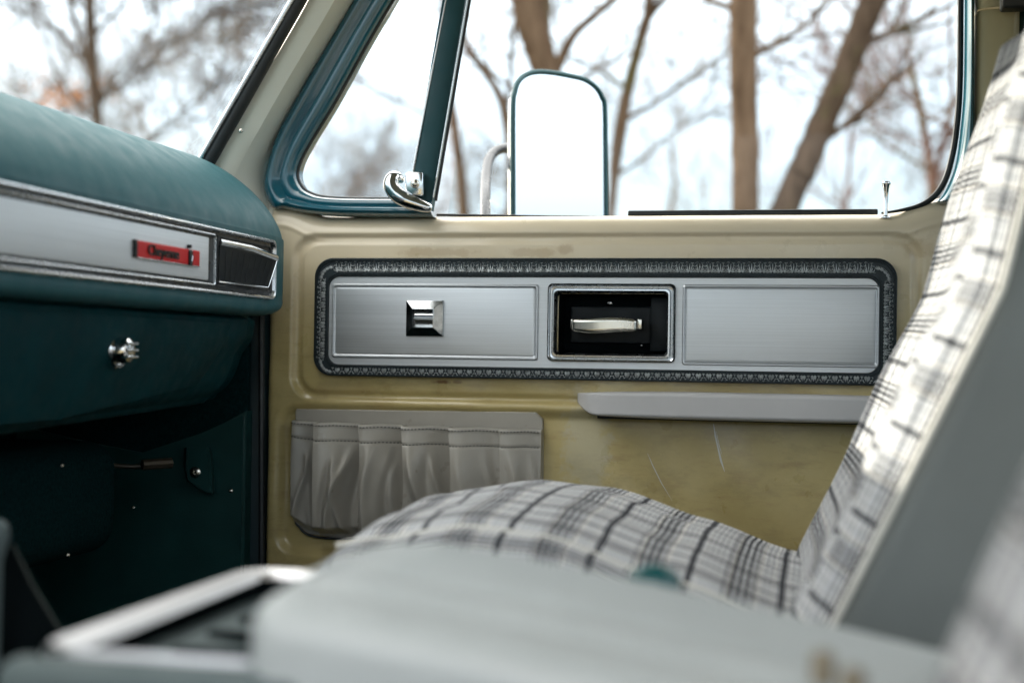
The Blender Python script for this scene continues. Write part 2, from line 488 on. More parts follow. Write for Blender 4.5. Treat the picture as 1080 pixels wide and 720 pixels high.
# ledge, edges and outer skin so that the door has its thickness
top = [grid[i][0] for i in range(NXg + 1)]
bk = [bm.verts.new((v.co.x, v.co.y + .035, v.co.z - .001)) for v in top]
lowb = [bm.verts.new((v.co.x, YD + .10, v.co.z - .05)) for v in top]
for k in range(NXg): bm.faces.new((top[k], top[k + 1], bk[k + 1], bk[k]))
lf = grid[0]; lb = [bm.verts.new((v.co.x, YD + .09, v.co.z)) for v in lf]
for k in range(NZg): bm.faces.new((lf[k], lf[k + 1], lb[k + 1], lb[k]))
rf = grid[NXg]; rb = [bm.verts.new((v.co.x, YD + .09, v.co.z)) for v in rf]
for k in range(NZg): bm.faces.new((rf[k], rf[k + 1], rb[k + 1], rb[k]))
bmesh.ops.delete(bm, geom=lowb, context='VERTS')
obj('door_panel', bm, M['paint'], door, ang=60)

# outer skin of the door
bm = bmesh.new(); zt = P(640, 226).z - .006
box(bm, (xL, YD + .10, zbot), (xR, YD + .115, zt), .004)
obj('outer_skin', bm, M['body'], door)

# scratches where the paint is cut through
bm = bmesh.new()
def scratch(px_pts, w):
    pts = []
    for px, py in px_pts:
        p = P(px, py); p.y = door_y(p.x, p.z) - .0004; pts.append(p)
    ws = [w * .15] + [w * random.uniform(.5, 1) for _ in pts[1:-1]] + [w * .1]
    vs = [(bm.verts.new(p + Vector((-a, 0, 0))), bm.verts.new(p + Vector((a, 0, 0)))) for p, a in zip(pts, ws)]
    for a, b in zip(vs, vs[1:]): bm.faces.new((a[0], a[1], b[1], b[0]))
scratch([(752, 447), (754, 460), (757, 473), (760, 486), (764, 498)], .0018)
scratch([(755, 455), (758, 470), (761, 480)], .001)
scratch([(682, 478), (688, 492), (697, 510), (708, 528)], .0009)
scratch([(640, 566), (650, 560), (662, 556)], .0008)
scratch([(700, 262), (712, 263), (730, 262.5)], .0006)
scratch([(786, 250), (800, 249.5), (816, 250)], .0008)
scratch([(655, 543), (668, 541), (676, 543)], .0007)
obj('paint_scratch', bm, simple('bare_primer', (0.62, 0.62, 0.56), .6), door, smooth=False)

# ---- trim strip
def dmap(Y0):
    return lambda u, v, h: Vector((u, Y0 - h, v))
mD = dmap(1.9995)
r_in = (P(346, 340, 1.99).x, P(640, 389, 1.99).z, P(927, 340, 1.99).x, P(640, 292.5, 1.99).z)
RO, RI = .028, .016
bm = bmesh.new()
rr_sweep(bm, r_trim, RO, r_in, RI, [(0, -.008), (0, .008), (.03, .0102), (.06, .0104), (.08, .0085), (.10, .0085), (.12, .0100), (.15, .0100), (.17, .0070),
                                    (.80, .0070), (.82, .0098), (.86, .0098), (.88, .0080), (.92, .0080), (.94, .0100), (.98, .0098), (1.0, .004)], mD)
trim = obj('trim_strip', bm, M['antique'], door, ang=25)
# filigree relief along the border
bm = bmesh.new()
def stroke(c, a, L, w, h0=.0074, h=.0008, bend=0.0, taper=.3):
    """thin raised stroke on the band at centre c=(x,z), angle a"""
    ca, sa = math.cos(a), math.sin(a); n = 4; prev = None; w *= 1.6
    for k in range(n + 1):
        s = k / n - .5; off = bend * (1 - (2 * s) ** 2) * L
        x = c[0] + ca * s * L - sa * off; z = c[1] + sa * s * L + ca * off
        ww = w * (taper + (1 - taper) * math.sin(math.pi * min(1, max(0, k / n * .9 + .08))))
        nx, nz = -sa, ca
        cur = [bm.verts.new(mD(x + nx * ww, z + nz * ww, h0 - .0004)), bm.verts.new(mD(x, z, h0 + h)), bm.verts.new(mD(x - nx * ww, z - nz * ww, h0 - .0004))]
        if prev:
            bm.faces.new((prev[0], prev[1], cur[1], cur[0])); bm.faces.new((prev[1], prev[2], cur[2], cur[1]))
        prev = cur
def motif(o, ux, uz, W, Hh):
    """palmette with side curls; o inner-edge point, u along, n outward"""
    nx, nz = -uz, ux
    base = math.atan2(nz, nx)
    def pt(a, b): return (o[0] + ux * a * W + nx * b * Hh, o[1] + uz * a * W + nz * b * Hh)
    for k, da in enumerate((-64, -38, -18, 0, 18, 38, 64)):
        L = Hh * (.74 if da == 0 else .66 if abs(da) < 30 else .52 if abs(da) < 50 else .42)
        a = base + R(da)
        c = pt(math.sin(-R(da)) * -0, 0)
        cx = o[0] + math.cos(a) * L * .58 + nx * Hh * .08; cz = o[1] + math.sin(a) * L * .58 + nz * Hh * .08
        stroke((cx, cz), a, L * .85, .00050, bend=.10 * (1 if da > 0 else -1 if da < 0 else 0))
    # small curls between palmettes near the outer edge
    for s in (-1, 1):
        stroke(pt(s * .42, .72), base + R(s * 50), Hh * .36, .00045, bend=.3 * s)
        stroke(pt(s * .26, .90), base + R(90), Hh * .24, .00040, bend=.2 * s)
        stroke(pt(s * .46, .30), base + R(-s * 30), Hh * .30, .00042, bend=-.25 * s)
    stroke(pt(.5, .12), base + R(90), W * .30, .0004)
bi_t = .17; bi_i = .80
def lerp(a, b, t): return a + (b - a) * t
bo = tuple(lerp(a, b, bi_t) for a, b in zip(r_trim, r_in)); bn = tuple(lerp(a, b, bi_i) for a, b in zip(r_trim, r_in))
Wm = .0142
def run(x0, x1, zi, zo, vert=False, sgn=1):
    n = max(1, round((x1 - x0) / Wm)); w = (x1 - x0) / n
    for k in range(n):
        c = x0 + w * (k + .5)
        if not vert: motif((c, zi), sgn, 0, w, abs(zo - zi))
        else: motif((zi, c), 0, sgn, w, abs(zo - zi))
run(bn[0] + .012, bn[2] - .012, bn[3], bo[3], False, 1)
run(bn[0] + .012, bn[2] - .012, bn[1], bo[1], False, -1)
run(bn[1] + .010, bn[3] - .010, bn[0], bo[0], True, 1)
run(bn[1] + .010, bn[3] - .010, bn[2], bo[2], True, -1)
for (cx, cz, sx, sz) in ((bn[0] + .010, bn[3] - .010, -1, 1), (bn[2] - .010, bn[3] - .010, 1, 1), (bn[0] + .010, bn[1] + .010, -1, -1), (bn[2] - .010, bn[1] + .010, 1, -1)):
    for k in range(5):
        a = R(10 + 17.5 * k); rr_ = .0175 if sx > 0 or sz > 0 else .0165
        c = (cx + sx * math.cos(a) * rr_ * .92, cz + sz * math.sin(a) * rr_ * .92)
        d = math.atan2(sz * math.sin(a), sx * math.cos(a))
        for da in (-55, -25, 0, 25, 55): stroke((c[0] + math.cos(d + R(da)) * .0028, c[1] + math.sin(d + R(da)) * .0028), d + R(da), .0052, .00045)
obj('filigree_border', bm, M['silver_rel'], trim, ang=80)

# ---- brushed plates
bm = bmesh.new()
hole = inset(r_hand, -.003)
mid = hole
A = rr_pts(inset(r_in, .0002), RI, 8); 
rr_sweep(bm, inset(r_in, .0003), RI, hole, .006, [(0, .0045), (0, .0065), (.0008, .0070), (1, .0070), (1, .002)], mD)
plate = obj('brushed_backing', bm, M['brushed'], trim, ang=30)
def framed_panel(name, rect, mat, parent):
    bm = bmesh.new()
    rr_sweep(bm, rect, .004, inset(rect, .0075), .003, [(0, .0069), (.05, .0088), (.22, .0100), (.38, .0100), (.55, .0080), (.75, .0072), (.80, .0080), (1, .0084)], mD, cap=True)
    return obj(name, bm, mat, parent, ang=22)
pl = framed_panel('brushed_panel', drect(348.5, 299, 567, 378.5, 1.985), M['brushed'], trim)
pr = framed_panel('brushed_panel', drect(719, 300, 928, 386.5, 1.985), M['brushed'], trim)

# ---- handle bezel, cup, lever
bm = bmesh.new()
ro = drect(577, 299, 712, 381.5, 1.985)
rr_sweep(bm, ro, .007, inset(r_hand, .004), .006, [(0, .0065), (.02, .011), (.12, .0135), (.22, .0125), (.28, .0075), (.44, .0070), (.50, .0115), (.58, .0130), (.74, .0132), (.84, .0110), (.94, .0070), (1, -.004)], mD, n=6)
bez = obj('handle_bezel', bm, M['grey_metal'], door, ang=28)
bm = bmesh.new()
rr_sweep(bm, ro, .007, inset(ro, .0016), .006, [(0, .0068), (0, .0122), (.5, .0130), (1, .0118)], lambda u, v, h: Vector((u, 1.9990 - h, v)), n=6)
obj('bezel_dark_line', bm, M['black_gloss'], bez, ang=28)  # thin black line round the rim of the bezel
bm = bmesh.new()
ri = inset(r_hand, .0035)
rr_sweep(bm, ri, .006, inset(ri, .005), .005, [(0, .004), (.2, -.020), (1, -.034)], mD, cap=True)
cup = obj('handle_cup', bm, M['tray'], door)
bm = bmesh.new()   # stepped moulding inside the cup
q = drect(600, 324, 640, 360, 2.0)
rq = drect(598, 322, 686, 362, 2.0)
rr_sweep(bm, rq, .003, inset(rq, .004), .003, [(0, -.034), (.3, -.027), (1, -.026)], mD, cap=True)
rq = drect(684, 312, 706, 371, 2.0)
rr_sweep(bm, rq, .002, inset(rq, .002), .002, [(0, -.034), (.3, -.020), (1, -.019)], mD, cap=True)
obj('cup_moulding', bm, M['cupm'], cup)
bm = bmesh.new()
p0, p1 = P(602, 343, 1.985), P(672, 343, 1.985)
def lev(v):
    t = (v.x + .040) / .080
    b = .006 * (1 - (2 * t - 1) ** 2)
    z = v.z * (.80 + .2 * math.sin(math.pi * min(1, max(0, t)))) ** 1
    return Vector(((p0.x + p1.x) / 2 + v.x * (p1.x - p0.x) / .080, 1.990 + v.y - b, p0.z + (p1.z - p0.z) * t + z + .0008 * math.sin(v.x * 90)))
rbox((.080, .012, (P(640, 334, 1.985).z - P(640, 351, 1.985).z)), .0059, 14, lev, bm)
handle = obj('door_handle', bm, M['worn_chrome'], door)
bm = bmesh.new()
for px in (606, 676):
    a = P(px, 342, 2.01); box(bm, (a.x - .003, 1.994, a.z - .007), (a.x + .003, 2.03, a.z + .007), .001)
obj('lever_arm', bm, M['worn_chrome'], handle)
bm = bmesh.new(); screw(bm, P(640, 318.5, 2.0) + Vector((0, .032, 0)) * 0 + Vector((0, .030, 0)), (0, -1, 0), .0042)
screw(bm, P(676, 364.5, 2.02) + Vector((0, .010, 0)), (0, -1, 0), .0022)
obj('cup_screw', bm, M['chrome'], cup)

# ---- window switch
bm = bmesh.new(); rs = drect(426.5, 316.5, 466, 354.5, 1.98)
rr_sweep(bm, rs, .0008, inset(rs, .0128), .0006, [(0, .0082), (0, .0110), (.05, .0122), (.93, .0215), (1, .0218), (1.0, .013)], mD, n=2)
sw = obj('window_switch', bm, chrome('dull_chrome', (.42, .44, .45), .14), door, ang=15)
bm = bmesh.new(); rk = inset(rs, .0118)
rr_sweep(bm, rk, .0006, inset(rk, .0006), .0005, [(0, .012), (1, .0125)], mD, cap=True, n=2)
obj('switch_well', bm, M['black_gloss'], sw)
bm = bmesh.new()
cx, cz = (rk[0] + rk[2]) / 2, (rk[1] + rk[3]) / 2; w = (rk[2] - rk[0]) / 2 - .0016; hh = (rk[3] - rk[1]) / 2 - .001
pr_ = [(hh, .0135), (hh * .35, .0185), (.0010, .0170), (.0004, .0195), (-.0012, .0195), (-.0020, .0165), (-hh * .6, .0150), (-hh, .0135)]
L1 = [bm.verts.new(mD(cx - w, cz + a, b)) for a, b in pr_]; L2 = [bm.verts.new(mD(cx + w, cz + a, b)) for a, b in pr_]
for k in range(len(pr_) - 1): bm.faces.new((L1[k], L1[k + 1], L2[k + 1], L2[k]))
bm.faces.new(L1); bm.faces.new(L2[::-1])
obj('rocker', bm, M['grey_metal'], sw, ang=20)

# ---- armrest
bm = bmesh.new()
xa, xb = P(605, 428, 1.96).x, P(1010, 430, 1.96).x
ztA, zbA = P(760, 414.5, 1.955).z, P(760, 443.5, 1.955).z
def arm(v):
    t = (v.x + .25) / .5
    e = min(1.0, max(0.0, t / .06)); k = math.sin(e * math.pi / 2)
    dep = .052 * (.35 + .65 * k)
    z = v.z
    zz = ztA + (z - .5) * (ztA - zbA) * (.50 + .50 * k)
    # upper edge droops toward the pointed front end
    zz -= (1 - k) * .002
    return Vector((xa + (xb - xa) * t, 2.008 - dep * (.5 - v.y), zz))
rbox((.5, 1.0, 1.0), .17, 40, None, bm)
for v in bm.verts:
    c = v.co.copy(); v.co = arm(Vector((c.x, c.y, c.z)))
obj('armrest', bm, M['arm'], door, ang=60)
bm = bmesh.new()
box(bm, (P(632, 440).x, 1.980, zbA - .0022), (xb, 2.012, zbA + .004), .001)
obj('armrest_base', bm, M['black'], door)

# ---- map pocket
xs = [P(p, 480).x for p in (311, 571.5)]
zt_, zl_ = P(440, 447).z, P(400, 566).z
bm = bmesh.new()
pts = [P(312, 431), P(565, 434.5), P(572, 442), P(572, 500), P(572, 575), P(350, 567), P(325, 562), P(311, 545), P(311, 480), P(311, 433)]
A = [bm.verts.new((p.x, 2.0030, p.z)) for p in pts]; B = [bm.verts.new((p.x, 2.016, p.z)) for p in pts]
A2 = [bm.verts.new((p.x + (.0015 if p.x < -.4 else -.0015), 2.0015, p.z - (.0015 if p.z > -.15 else -.0015))) for p in pts]
bm.faces.new(A2)
for k in range(len(pts)):
    j = (k + 1) % len(pts)
    bm.faces.new((A[k], A[j], B[j], B[k])); bm.faces.new((A[k], A2[k], A2[j], A[j]))
pocket = obj('map_pocket', bm, M['taupe'], door, ang=30)
edges_px = [311, 338, 385, 430, 478, 528, 571.5]
ex = [P(p, 480).x for p in edges_px]
lift = [.018, .042, .044, .048, .044, .024]
def pocket_h(x, s):
    """height of the gathered front; s = 0 top .. 1 bottom"""
    for k in range(len(ex) - 1):
        if x <= ex[k + 1] or k == len(ex) - 2:
            t = (x - ex[k]) / (ex[k + 1] - ex[k]); break
    t = max(0, min(1, t))
    sway = 0
    full = .35 + .65 * math.sin(math.pi * min(1, .12 + s * .80))
    edge = sstep(.0, .035, t)
    body = edge * (1 - .75 * sstep(.12, 1.0, t))
    h = .003 + lift[k] * body * (.55 + .6 * full)
    # wrinkles that run from the upper corners to the bottom of every pleat
    for (a, b, w_, amp) in WR[k]:
        c = a + (b - a) * s + .10 * math.sin(s * 5 + k)
        h += 1.6 * amp * math.exp(-((t - c) / w_) ** 2) * sstep(.12, .45, s)
    h *= 1 - .85 * sstep(.90, 1.0, s)
    return h
rnd = random.Random(5)
WR = [[(.7, .2, .10, .004), (.3, .9, .12, .003)],
      [(.2, .75, .09, .007), (.75, .35, .08, .006), (.9, .8, .1, -.004), (.35, .30, .06, -.003)],
      [(.3, .15, .10, .005), (.6, .85, .12, .004), (.8, .5, .08, -.003)],
      [(.15, .55, .11, .007), (.55, .95, .09, .005), (.7, .3, .1, -.004)],
      [(.3, .2, .12, .003), (.7, .9, .1, .003)],
      [(.3, .4, .12, .004), (.8, .7, .1, .003)]]
def pocket_xz(i, NX, s):
    x = xs[0] + (xs[1] - xs[0]) * i / NX
    # pleats lean as they fall and the hem is scalloped
    lean = .010 * s * math.sin((x - xs[0]) / (xs[1] - xs[0]) * math.pi)
    return x, lean
bm = bmesh.new(); NX_, NZ_ = 330, 130; G = []
for i in range(NX_ + 1):
    colv = []
    x, _ = pocket_xz(i, NX_, 0)
    u = (x - xs[0]) / (xs[1] - xs[0])
    ztop_i = zt_ - .004 * u - .0015 * abs(math.sin(u * math.pi * 5.3)) + .0015
    zb_i = zl_ + (.018 * (1 - sstep(0, .10, u)) ** 2)
    for j in range(NZ_ + 1):
        s = j / NZ_
        z = ztop_i + (zb_i - ztop_i) * s
        xx = x + .008 * math.sin(math.pi * s) * math.sin(u * math.pi)
        h = pocket_h(x, s)
        h += .0012 * math.exp(-((s - .015) / .02) ** 2) - .0012 * math.exp(-((s - .155) / .012) ** 2)
        colv.append(bm.verts.new((xx, 2.0008 - h, z)))
    G.append(colv)
for i in range(NX_):
    for j in range(NZ_): bm.faces.new((G[i][j], G[i + 1][j], G[i + 1][j + 1], G[i][j + 1]))
back = [bm.verts.new((G[i][0].co.x, G[i][0].co.y + .0035, G[i][0].co.z + .0004)) for i in range(NX_ + 1)]
for i in range(NX_): bm.faces.new((G[i][0], G[i + 1][0], back[i + 1], back[i]))
Lb = [bm.verts.new((v.co.x - .0006, 2.0040, v.co.z)) for v in G[0]]
for j in range(NZ_): bm.faces.new((G[0][j], G[0][j + 1], Lb[j + 1], Lb[j]))
Lb = [bm.verts.new((v.co.x + .0006, 2.0040, v.co.z)) for v in G[NX_]]
for j in range(NZ_): bm.faces.new((G[NX_][j], G[NX_][j + 1], Lb[j + 1], Lb[j]))
Lb = [bm.verts.new((G[i][NZ_].co.x, 2.0040, G[i][NZ_].co.z - .001)) for i in range(NX_ + 1)]
for i in range(NX_): bm.faces.new((G[i][NZ_], G[i + 1][NZ_], Lb[i + 1], Lb[i]))
coords = [[v.co.copy() for v in c] for c in G]
obj('pocket_front', bm, M['taupe'], pocket, ang=50)
bm = bmesh.new()
for row in (.022, .150):
    j = round(row * NZ_); i = 1
    while i < NX_ - 4:
        a, b = coords[i][j], coords[i + 2][j]
        o = Vector((0, -.0007, 0))
        if (a - b).length < .006: tube(bm, [a + o, (a + b) / 2 + o * 1.6, b + o], .0007, 5)
        i += 4
obj('stitching', bm, M['thread'], pocket)
bm = bmesh.new()   # piped bottom edge
pp = [P(311, 500), P(311, 545), P(316, 556), P(326, 564), P(350, 567.5), P(420, 569)]
tube(bm, catmull([(p.x, 2.001, p.z) for p in pp], 8), .0018, 8)
obj('pocket_piping', bm, M['black'], pocket)

# ---- teal window frame (front corner with quarter light, rear corner)
def on(Y): return lambda pts: [P(a, b, Y) for a, b in pts]
ypl = lambda p, h: Vector((p.x, p.y - h, p.z))
outer = on(2.0)([(352, -55), (372, 0), (345, 46), (315, 98), (292, 142), (281, 176), (278, 200), (287, 219), (300, 220), (320, 224), (350, 227), (400, 228), (457, 228.5)])
inner = on(2.0)([(438, -55), (411, 0), (385, 44), (352, 104), (324, 150), (313, 172), (311, 186), (317, 198), (327, 204), (338, 207), (360, 208.5), (400, 209), (456, 209)])
outer[0] = outer[1] + (outer[1] - outer[2]) * 1.1; inner[0] = inner[1] + (inner[1] - inner[2]) * 1.2
A, B = catmull(outer, 8), catmull(inner, 8)
bm = bmesh.new()
band(bm, A, B, [(0, -.03), (0, .000), (.06, .006), (.16, .0115), (.28, .0135), (.40, .0115), (.50, .006), (.56, .0035), (.66, .005), (.80, .0045), (.90, .001), (.97, -.004), (1, -.012), (1.0, -.035)], ypl)
wf = obj('window_frame', bm, M['teal_gloss'], door, ang=50)
# black seal inside the quarter light
bm = bmesh.new(); tube(bm, [p + Vector((0, .012, 0)) for p in B], .0030, 8); obj('window_seal', bm, M['black'], wf)
# rear corner
outer = on(2.0)([(1028, -60), (1027.5, 0), (1027.5, 90), (1027, 150), (1026, 185), (1023, 209), (1010, 214), (995, 215), (988, 214.5)])
inner = on(2.0)([(1018, -60), (1018, 0), (1017, 90), (1013, 140), (1008, 172), (1002, 190), (996, 202), (990, 210), (987, 213.5)])
A, B = catmull(outer, 8), catmull(inner, 8)
bm = bmesh.new()
band(bm, A, B, [(0, -.03), (0, .003), (.15, .010), (.40, .014), (.62, .011), (.82, .004), (.94, -.004), (1, -.012), (1.0, -.035)], ypl)
obj('window_frame', bm, M['teal_gloss'], door, ang=60)
bm = bmesh.new()
sp_ = [p + Vector((0, .012, 0)) for p in catmull(on(2.0)([(1014, -60), (1014, 0), (1013, 90), (1009, 140), (1003, 172), (996, 192), (985, 207), (970, 216), (950, 221), (930, 224)]), 8)]
tube(bm, sp_, [.0042] * (len(sp_) - 24) + [.0042 - .0028 * k / 23 for k in range(24)], 8)
obj('window_seal', bm, M['black'], wf)
# head of the frame, above the picture
bm = bmesh.new(); a = P(300, 0, 2.0); zt = .60
box(bm, (-.60, 1.985, zt), (P(1028, 0).x, 2.03, zt + .035), .008)
tube(bm, [P(372, 0) + Vector((.012, .0, 0)), Vector((-.50, 2.0, .60))], .012, 10)
box(bm, (P(1018, 0).x, 1.985, P(1020, -60).z - .01), (P(1028, 0).x, 2.03, zt), .003)
obj('frame_head', bm, M['teal_gloss'], wf)

# division bar of the quarter light
bm = bmesh.new()
def bar(A0, A1, B0, B1, Y, h, bm=bm):
    a0, a1, b0, b1 = P(*A0, Y), P(*A1, Y), P(*B0, Y), P(*B1, Y)
    V = []
    for t, hh in ((0, -.018), (0, 0), (.10, h * .6), (.25, h), (.75, h), (.90, h * .6), (1, 0), (1, -.018)):
        V.append((bm.verts.new(a0.lerp(a1, t) + Vector((0, -hh, 0))), bm.verts.new(b0.lerp(b1, t) + Vector((0, -hh, 0)))))
    for p, q in zip(V, V[1:]): bm.faces.new((p[0], q[0], q[1], p[1]))
    bm.faces.new([v[0] for v in V]); bm.faces.new([v[1] for v in V])
bar((477, -60), (500.5, -60), (431, 206), (454, 222), 2.0, .004)
divb = obj('division_bar', bm, M['teal_dull'], door, ang=30)
bm = bmesh.new()
tube(bm, [P(484.5, -60, 1.997), P(470.5, 0, 1.997), P(433.5, 190, 1.997)], .0016, 8)
tube(bm, [P(504, -60, 1.997), P(493, 0, 1.997), P(457, 208, 1.997)], .0012, 8)
obj('chrome_edging', bm, M['grey_metal'], divb)
bm = bmesh.new(); tube(bm, [P(508, -60, 2.002), P(495.5, 0, 2.002), P(459.5, 212, 2.002)], .0022, 8)
obj('window_seal', bm, M['black'], divb)

# latch of the quarter light
bm = bmesh.new()
lp = catmull([P(424, 190, 1.990), P(418, 187, 1.980), P(413.5, 189, 1.974), P(412.5, 196, 1.972), P(418, 204.5, 1.972), P(428, 211, 1.972), P(440, 215.5, 1.974), P(449, 218.5, 1.976), P(454, 220, 1.980)], 8)
rads = [.0052 + .0066 * math.sin(math.pi * min(1, (k / (len(lp) - 1)) * .92 + .06)) for k in range(len(lp))]
rads = [r_ * (1.0 if k > 3 else .8) for k, r_ in enumerate(rads)]
tube(bm, lp, rads, 14)
lat = obj('vent_latch', bm, M['chrome'], door, ang=60)
bm = bmesh.new(); a, b = P(429, 205, 1.99), P(448, 183, 1.99)
box(bm, (a.x + .002, 1.974, a.z - .004), (b.x + .001, 1.996, b.z), .0025)
obj('latch_bracket', bm, M['chrome'], lat)
bm = bmesh.new(); lathe(bm, [(.0065, 0), (.0065, .004), (.0045, .007), (.002, .008)], Matrix.Translation(P(438, 194, 1.975)) @ Matrix.Rotation(R(90), 4, 'X'), 16)
obj('latch_pivot', bm, M['worn_chrome'], lat)

# belt weatherstrip
bm = bmesh.new()
tube(bm, [Vector((P(p, 225).x, 2.030, P(p, y).z - .0015)) for p, y in ((455, 223.5), (560, 225), (662, 226), (800, 226.4), (922, 227))], .0021, 8)
bs = obj('belt_weatherstrip', bm, M['black'], door)
bm = bmesh.new()
box(bm, (P(662, 223, 2.034).x, 2.034, P(760, 227.5, 2.034).z), (P(926, 223, 2.034).x, 2.046, P(760, 221.3, 2.034).z), .002)
obj('glass_run_lip', bm, M['black'], bs)

# glass
bm = bmesh.new()
def pane(bm, pts, Y, th=.0035):
    a = [bm.verts.new((p.x, Y, p.z)) for p in pts]; b = [bm.verts.new((p.x, Y + th, p.z)) for p in pts]
    bm.faces.new(a); bm.faces.new(b[::-1])
    for k in range(len(a)): bm.faces.new((a[k], a[(k + 1) % len(a)], b[(k + 1) % len(b)], b[k]))
pane(bm, [P(463, 235), P(1022, 235), P(1022, -110), P(518, -110)], 2.040)
obj('window_glass', bm, M['glass'], door, smooth=False)
bm = bmesh.new()
pane(bm, [P(300, 215), P(455, 215), P(516, -110), P(462, -110)], 2.016)
obj('vent_glass', bm, M['glass'], door, smooth=False)

# lock knob
bm = bmesh.new(); base = P(934, 230, 2.012); tp = P(935, 191.5, 2.012); L = (tp - base).length
lathe(bm, [(.0075, 0), (.0075, .0012), (.0045, .0030), (.0033, .0034), (.0030, L * .45), (.0032, L * .68), (.0040, L * .78), (.0056, L * .90), (.0064, L * .95), (.0058, L), (.0030, L * .985), (.001, L * .98)],
      Matrix.Translation(base) @ (tp - base).to_track_quat('Z', 'Y').to_matrix().to_4x4(), 20)
obj('lock_knob', bm, M['chrome'], door, ang=40)

# ---- side mirror on its arm
YM = 2.36
mo = [(541, 300), (541, 200), (541, 115), (543, 97), (547, 86), (555, 79), (567, 76), (583, 77), (600, 80), (616, 84), (628, 92), (635, 103), (638, 118), (639, 200), (640, 300)]
bm = bmesh.new()
MY = lambda px: YM + (px - 590) * .0019
path = catmull([P(a, b, MY(a)) for a, b in mo], 6)
tube(bm, path + [path[0]], .0045, 10)
mir = obj('side_mirror', bm, M['teal_dull'], door)
bm = bmesh.new()
# reflecting face, tilted a little toward the driver, slightly convex shell behind
cen = sum(path, Vector()) / len(path)
f1 = [bm.verts.new(p) for p in path]
bm.faces.new(f1)
obj('mirror_glass', bm, M['mirror'], mir, smooth=False)
bm = bmesh.new()
mn = Vector((-.77, .64, 0))
r1 = [bm.verts.new(p + mn * .003) for p in path]
r2 = [bm.verts.new(cen + (p - cen) * .93 + mn * .022) for p in path]
r3 = [bm.verts.new(cen + (p - cen) * .6 + mn * .034) for p in path]
for a, b in ((r1, r2), (r2, r3)):
    for k in range(len(a)): bm.faces.new((a[k], a[(k + 1) % len(a)], b[(k + 1) % len(b)], b[k]))
bm.faces.new(r3); bm.faces.new(r1[::-1])
obj('mirror_shell', bm, M['chrome'], mir)
bm = bmesh.new()
tube(bm, catmull([P(512, 330, 2.12), P(512, 230, 2.20), P(512.5, 190, 2.28), P(516, 168, 2.33), P(526, 158, 2.36), P(541, 156, 2.38), P(575, 155, 2.395)], 8), .0085, 14)
tube(bm, [P(512, 330, 2.12), P(512, 345, 2.08)], .007, 12)
obj('mirror_arm', bm, simple('aged_tube_metal', (0.10, 0.10, 0.105), .3, metal=.5), mir)

# =================================================================== CAB BODY
cab = thing('truck_cab', (0, 1.2, -.6), 'truck cab shell around the interior with cream windshield pillar, tan rear pillar and windshield', 'vehicle body')
# windshield pillar
bm = bmesh.new()
Lp = [P(338, -30, 1.93), P(320, 9, 1.93), P(270, 95, 1.93), P(222, 180, 1.93), P(206, 214, 1.93)]
Mp1 = [P(368, -30, 1.945), P(348, 9, 1.945), P(297, 95, 1.945), P(247, 185, 1.945), P(232, 230, 1.945)]
Rp = [P(397, -30, 2.02), P(378, 9, 2.02), P(326, 95, 2.02), P(284, 175, 2.02), P(286, 235, 2.02)]
Mp2 = [a.lerp(b, .72) + Vector((0, -.012, 0)) for a, b in zip(Mp1, Rp)]
cols = []
for k in range(5):
    a, b, c, d = Lp[k], Mp1[k], Mp2[k], Rp[k]
    cols.append([a + Vector((0, .02, 0)), a, a.lerp(b, .08) + Vector((0, -.004, 0)), a.lerp(b, .5) + Vector((0, -.006, 0)), b, b.lerp(c, .1), b.lerp(c, .5) + Vector((0, -.004, 0)), c, c.lerp(d, .3) + Vector((0, -.001, 0)), d])
cc = []
for k in range(len(cols[0])):
    cc.append(catmull([c[k] for c in cols], 6))
V = [[bm.verts.new(p) for p in line] for line in cc]
for a, b in zip(V, V[1:]):
    for k in range(len(a) - 1): bm.faces.new((a[k], a[k + 1], b[k + 1], b[k]))
# run the pillar up to the roof
tip = [v[0].co.copy() for v in V]; dirn = (P(338, -30, 1.93) - P(320, 9, 1.93)).normalized()
V2 = [bm.verts.new(p + dirn * .10) for p in tip]
for k in range(len(V) - 1): bm.faces.new((V[k][0], V[k + 1][0], V2[k + 1], V2[k]))
pil = obj('windshield_pillar', bm, M['cream'], cab, ang=40)
bm = bmesh.new(); screw(bm, P(254, 138, 1.915), (.3, -1, 0), .0035); obj('pillar_screw', bm, M['worn_chrome'], pil)
# door jamb behind the dash, in shade
bm = bmesh.new()
box(bm, (P(256, 500).x - .05, 1.99, -.62), (P(281, 500).x - .004, 2.10, P(280, 240).z), .004)
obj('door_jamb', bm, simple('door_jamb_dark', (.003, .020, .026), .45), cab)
bm = bmesh.new(); tube(bm, [P(276, 300, 1.985), P(276, 450, 1.985), P(276, 620, 1.985)], .005, 8); obj('door_seal', bm, M['black'], cab)
bm = bmesh.new(); box(bm, (P(284, 235).x - .10, 2.02, P(284, 260).z), (P(284, 235).x + .01, 2.09, P(284, 205).z), .01); obj('pillar_foot', bm, M['cream'], cab)

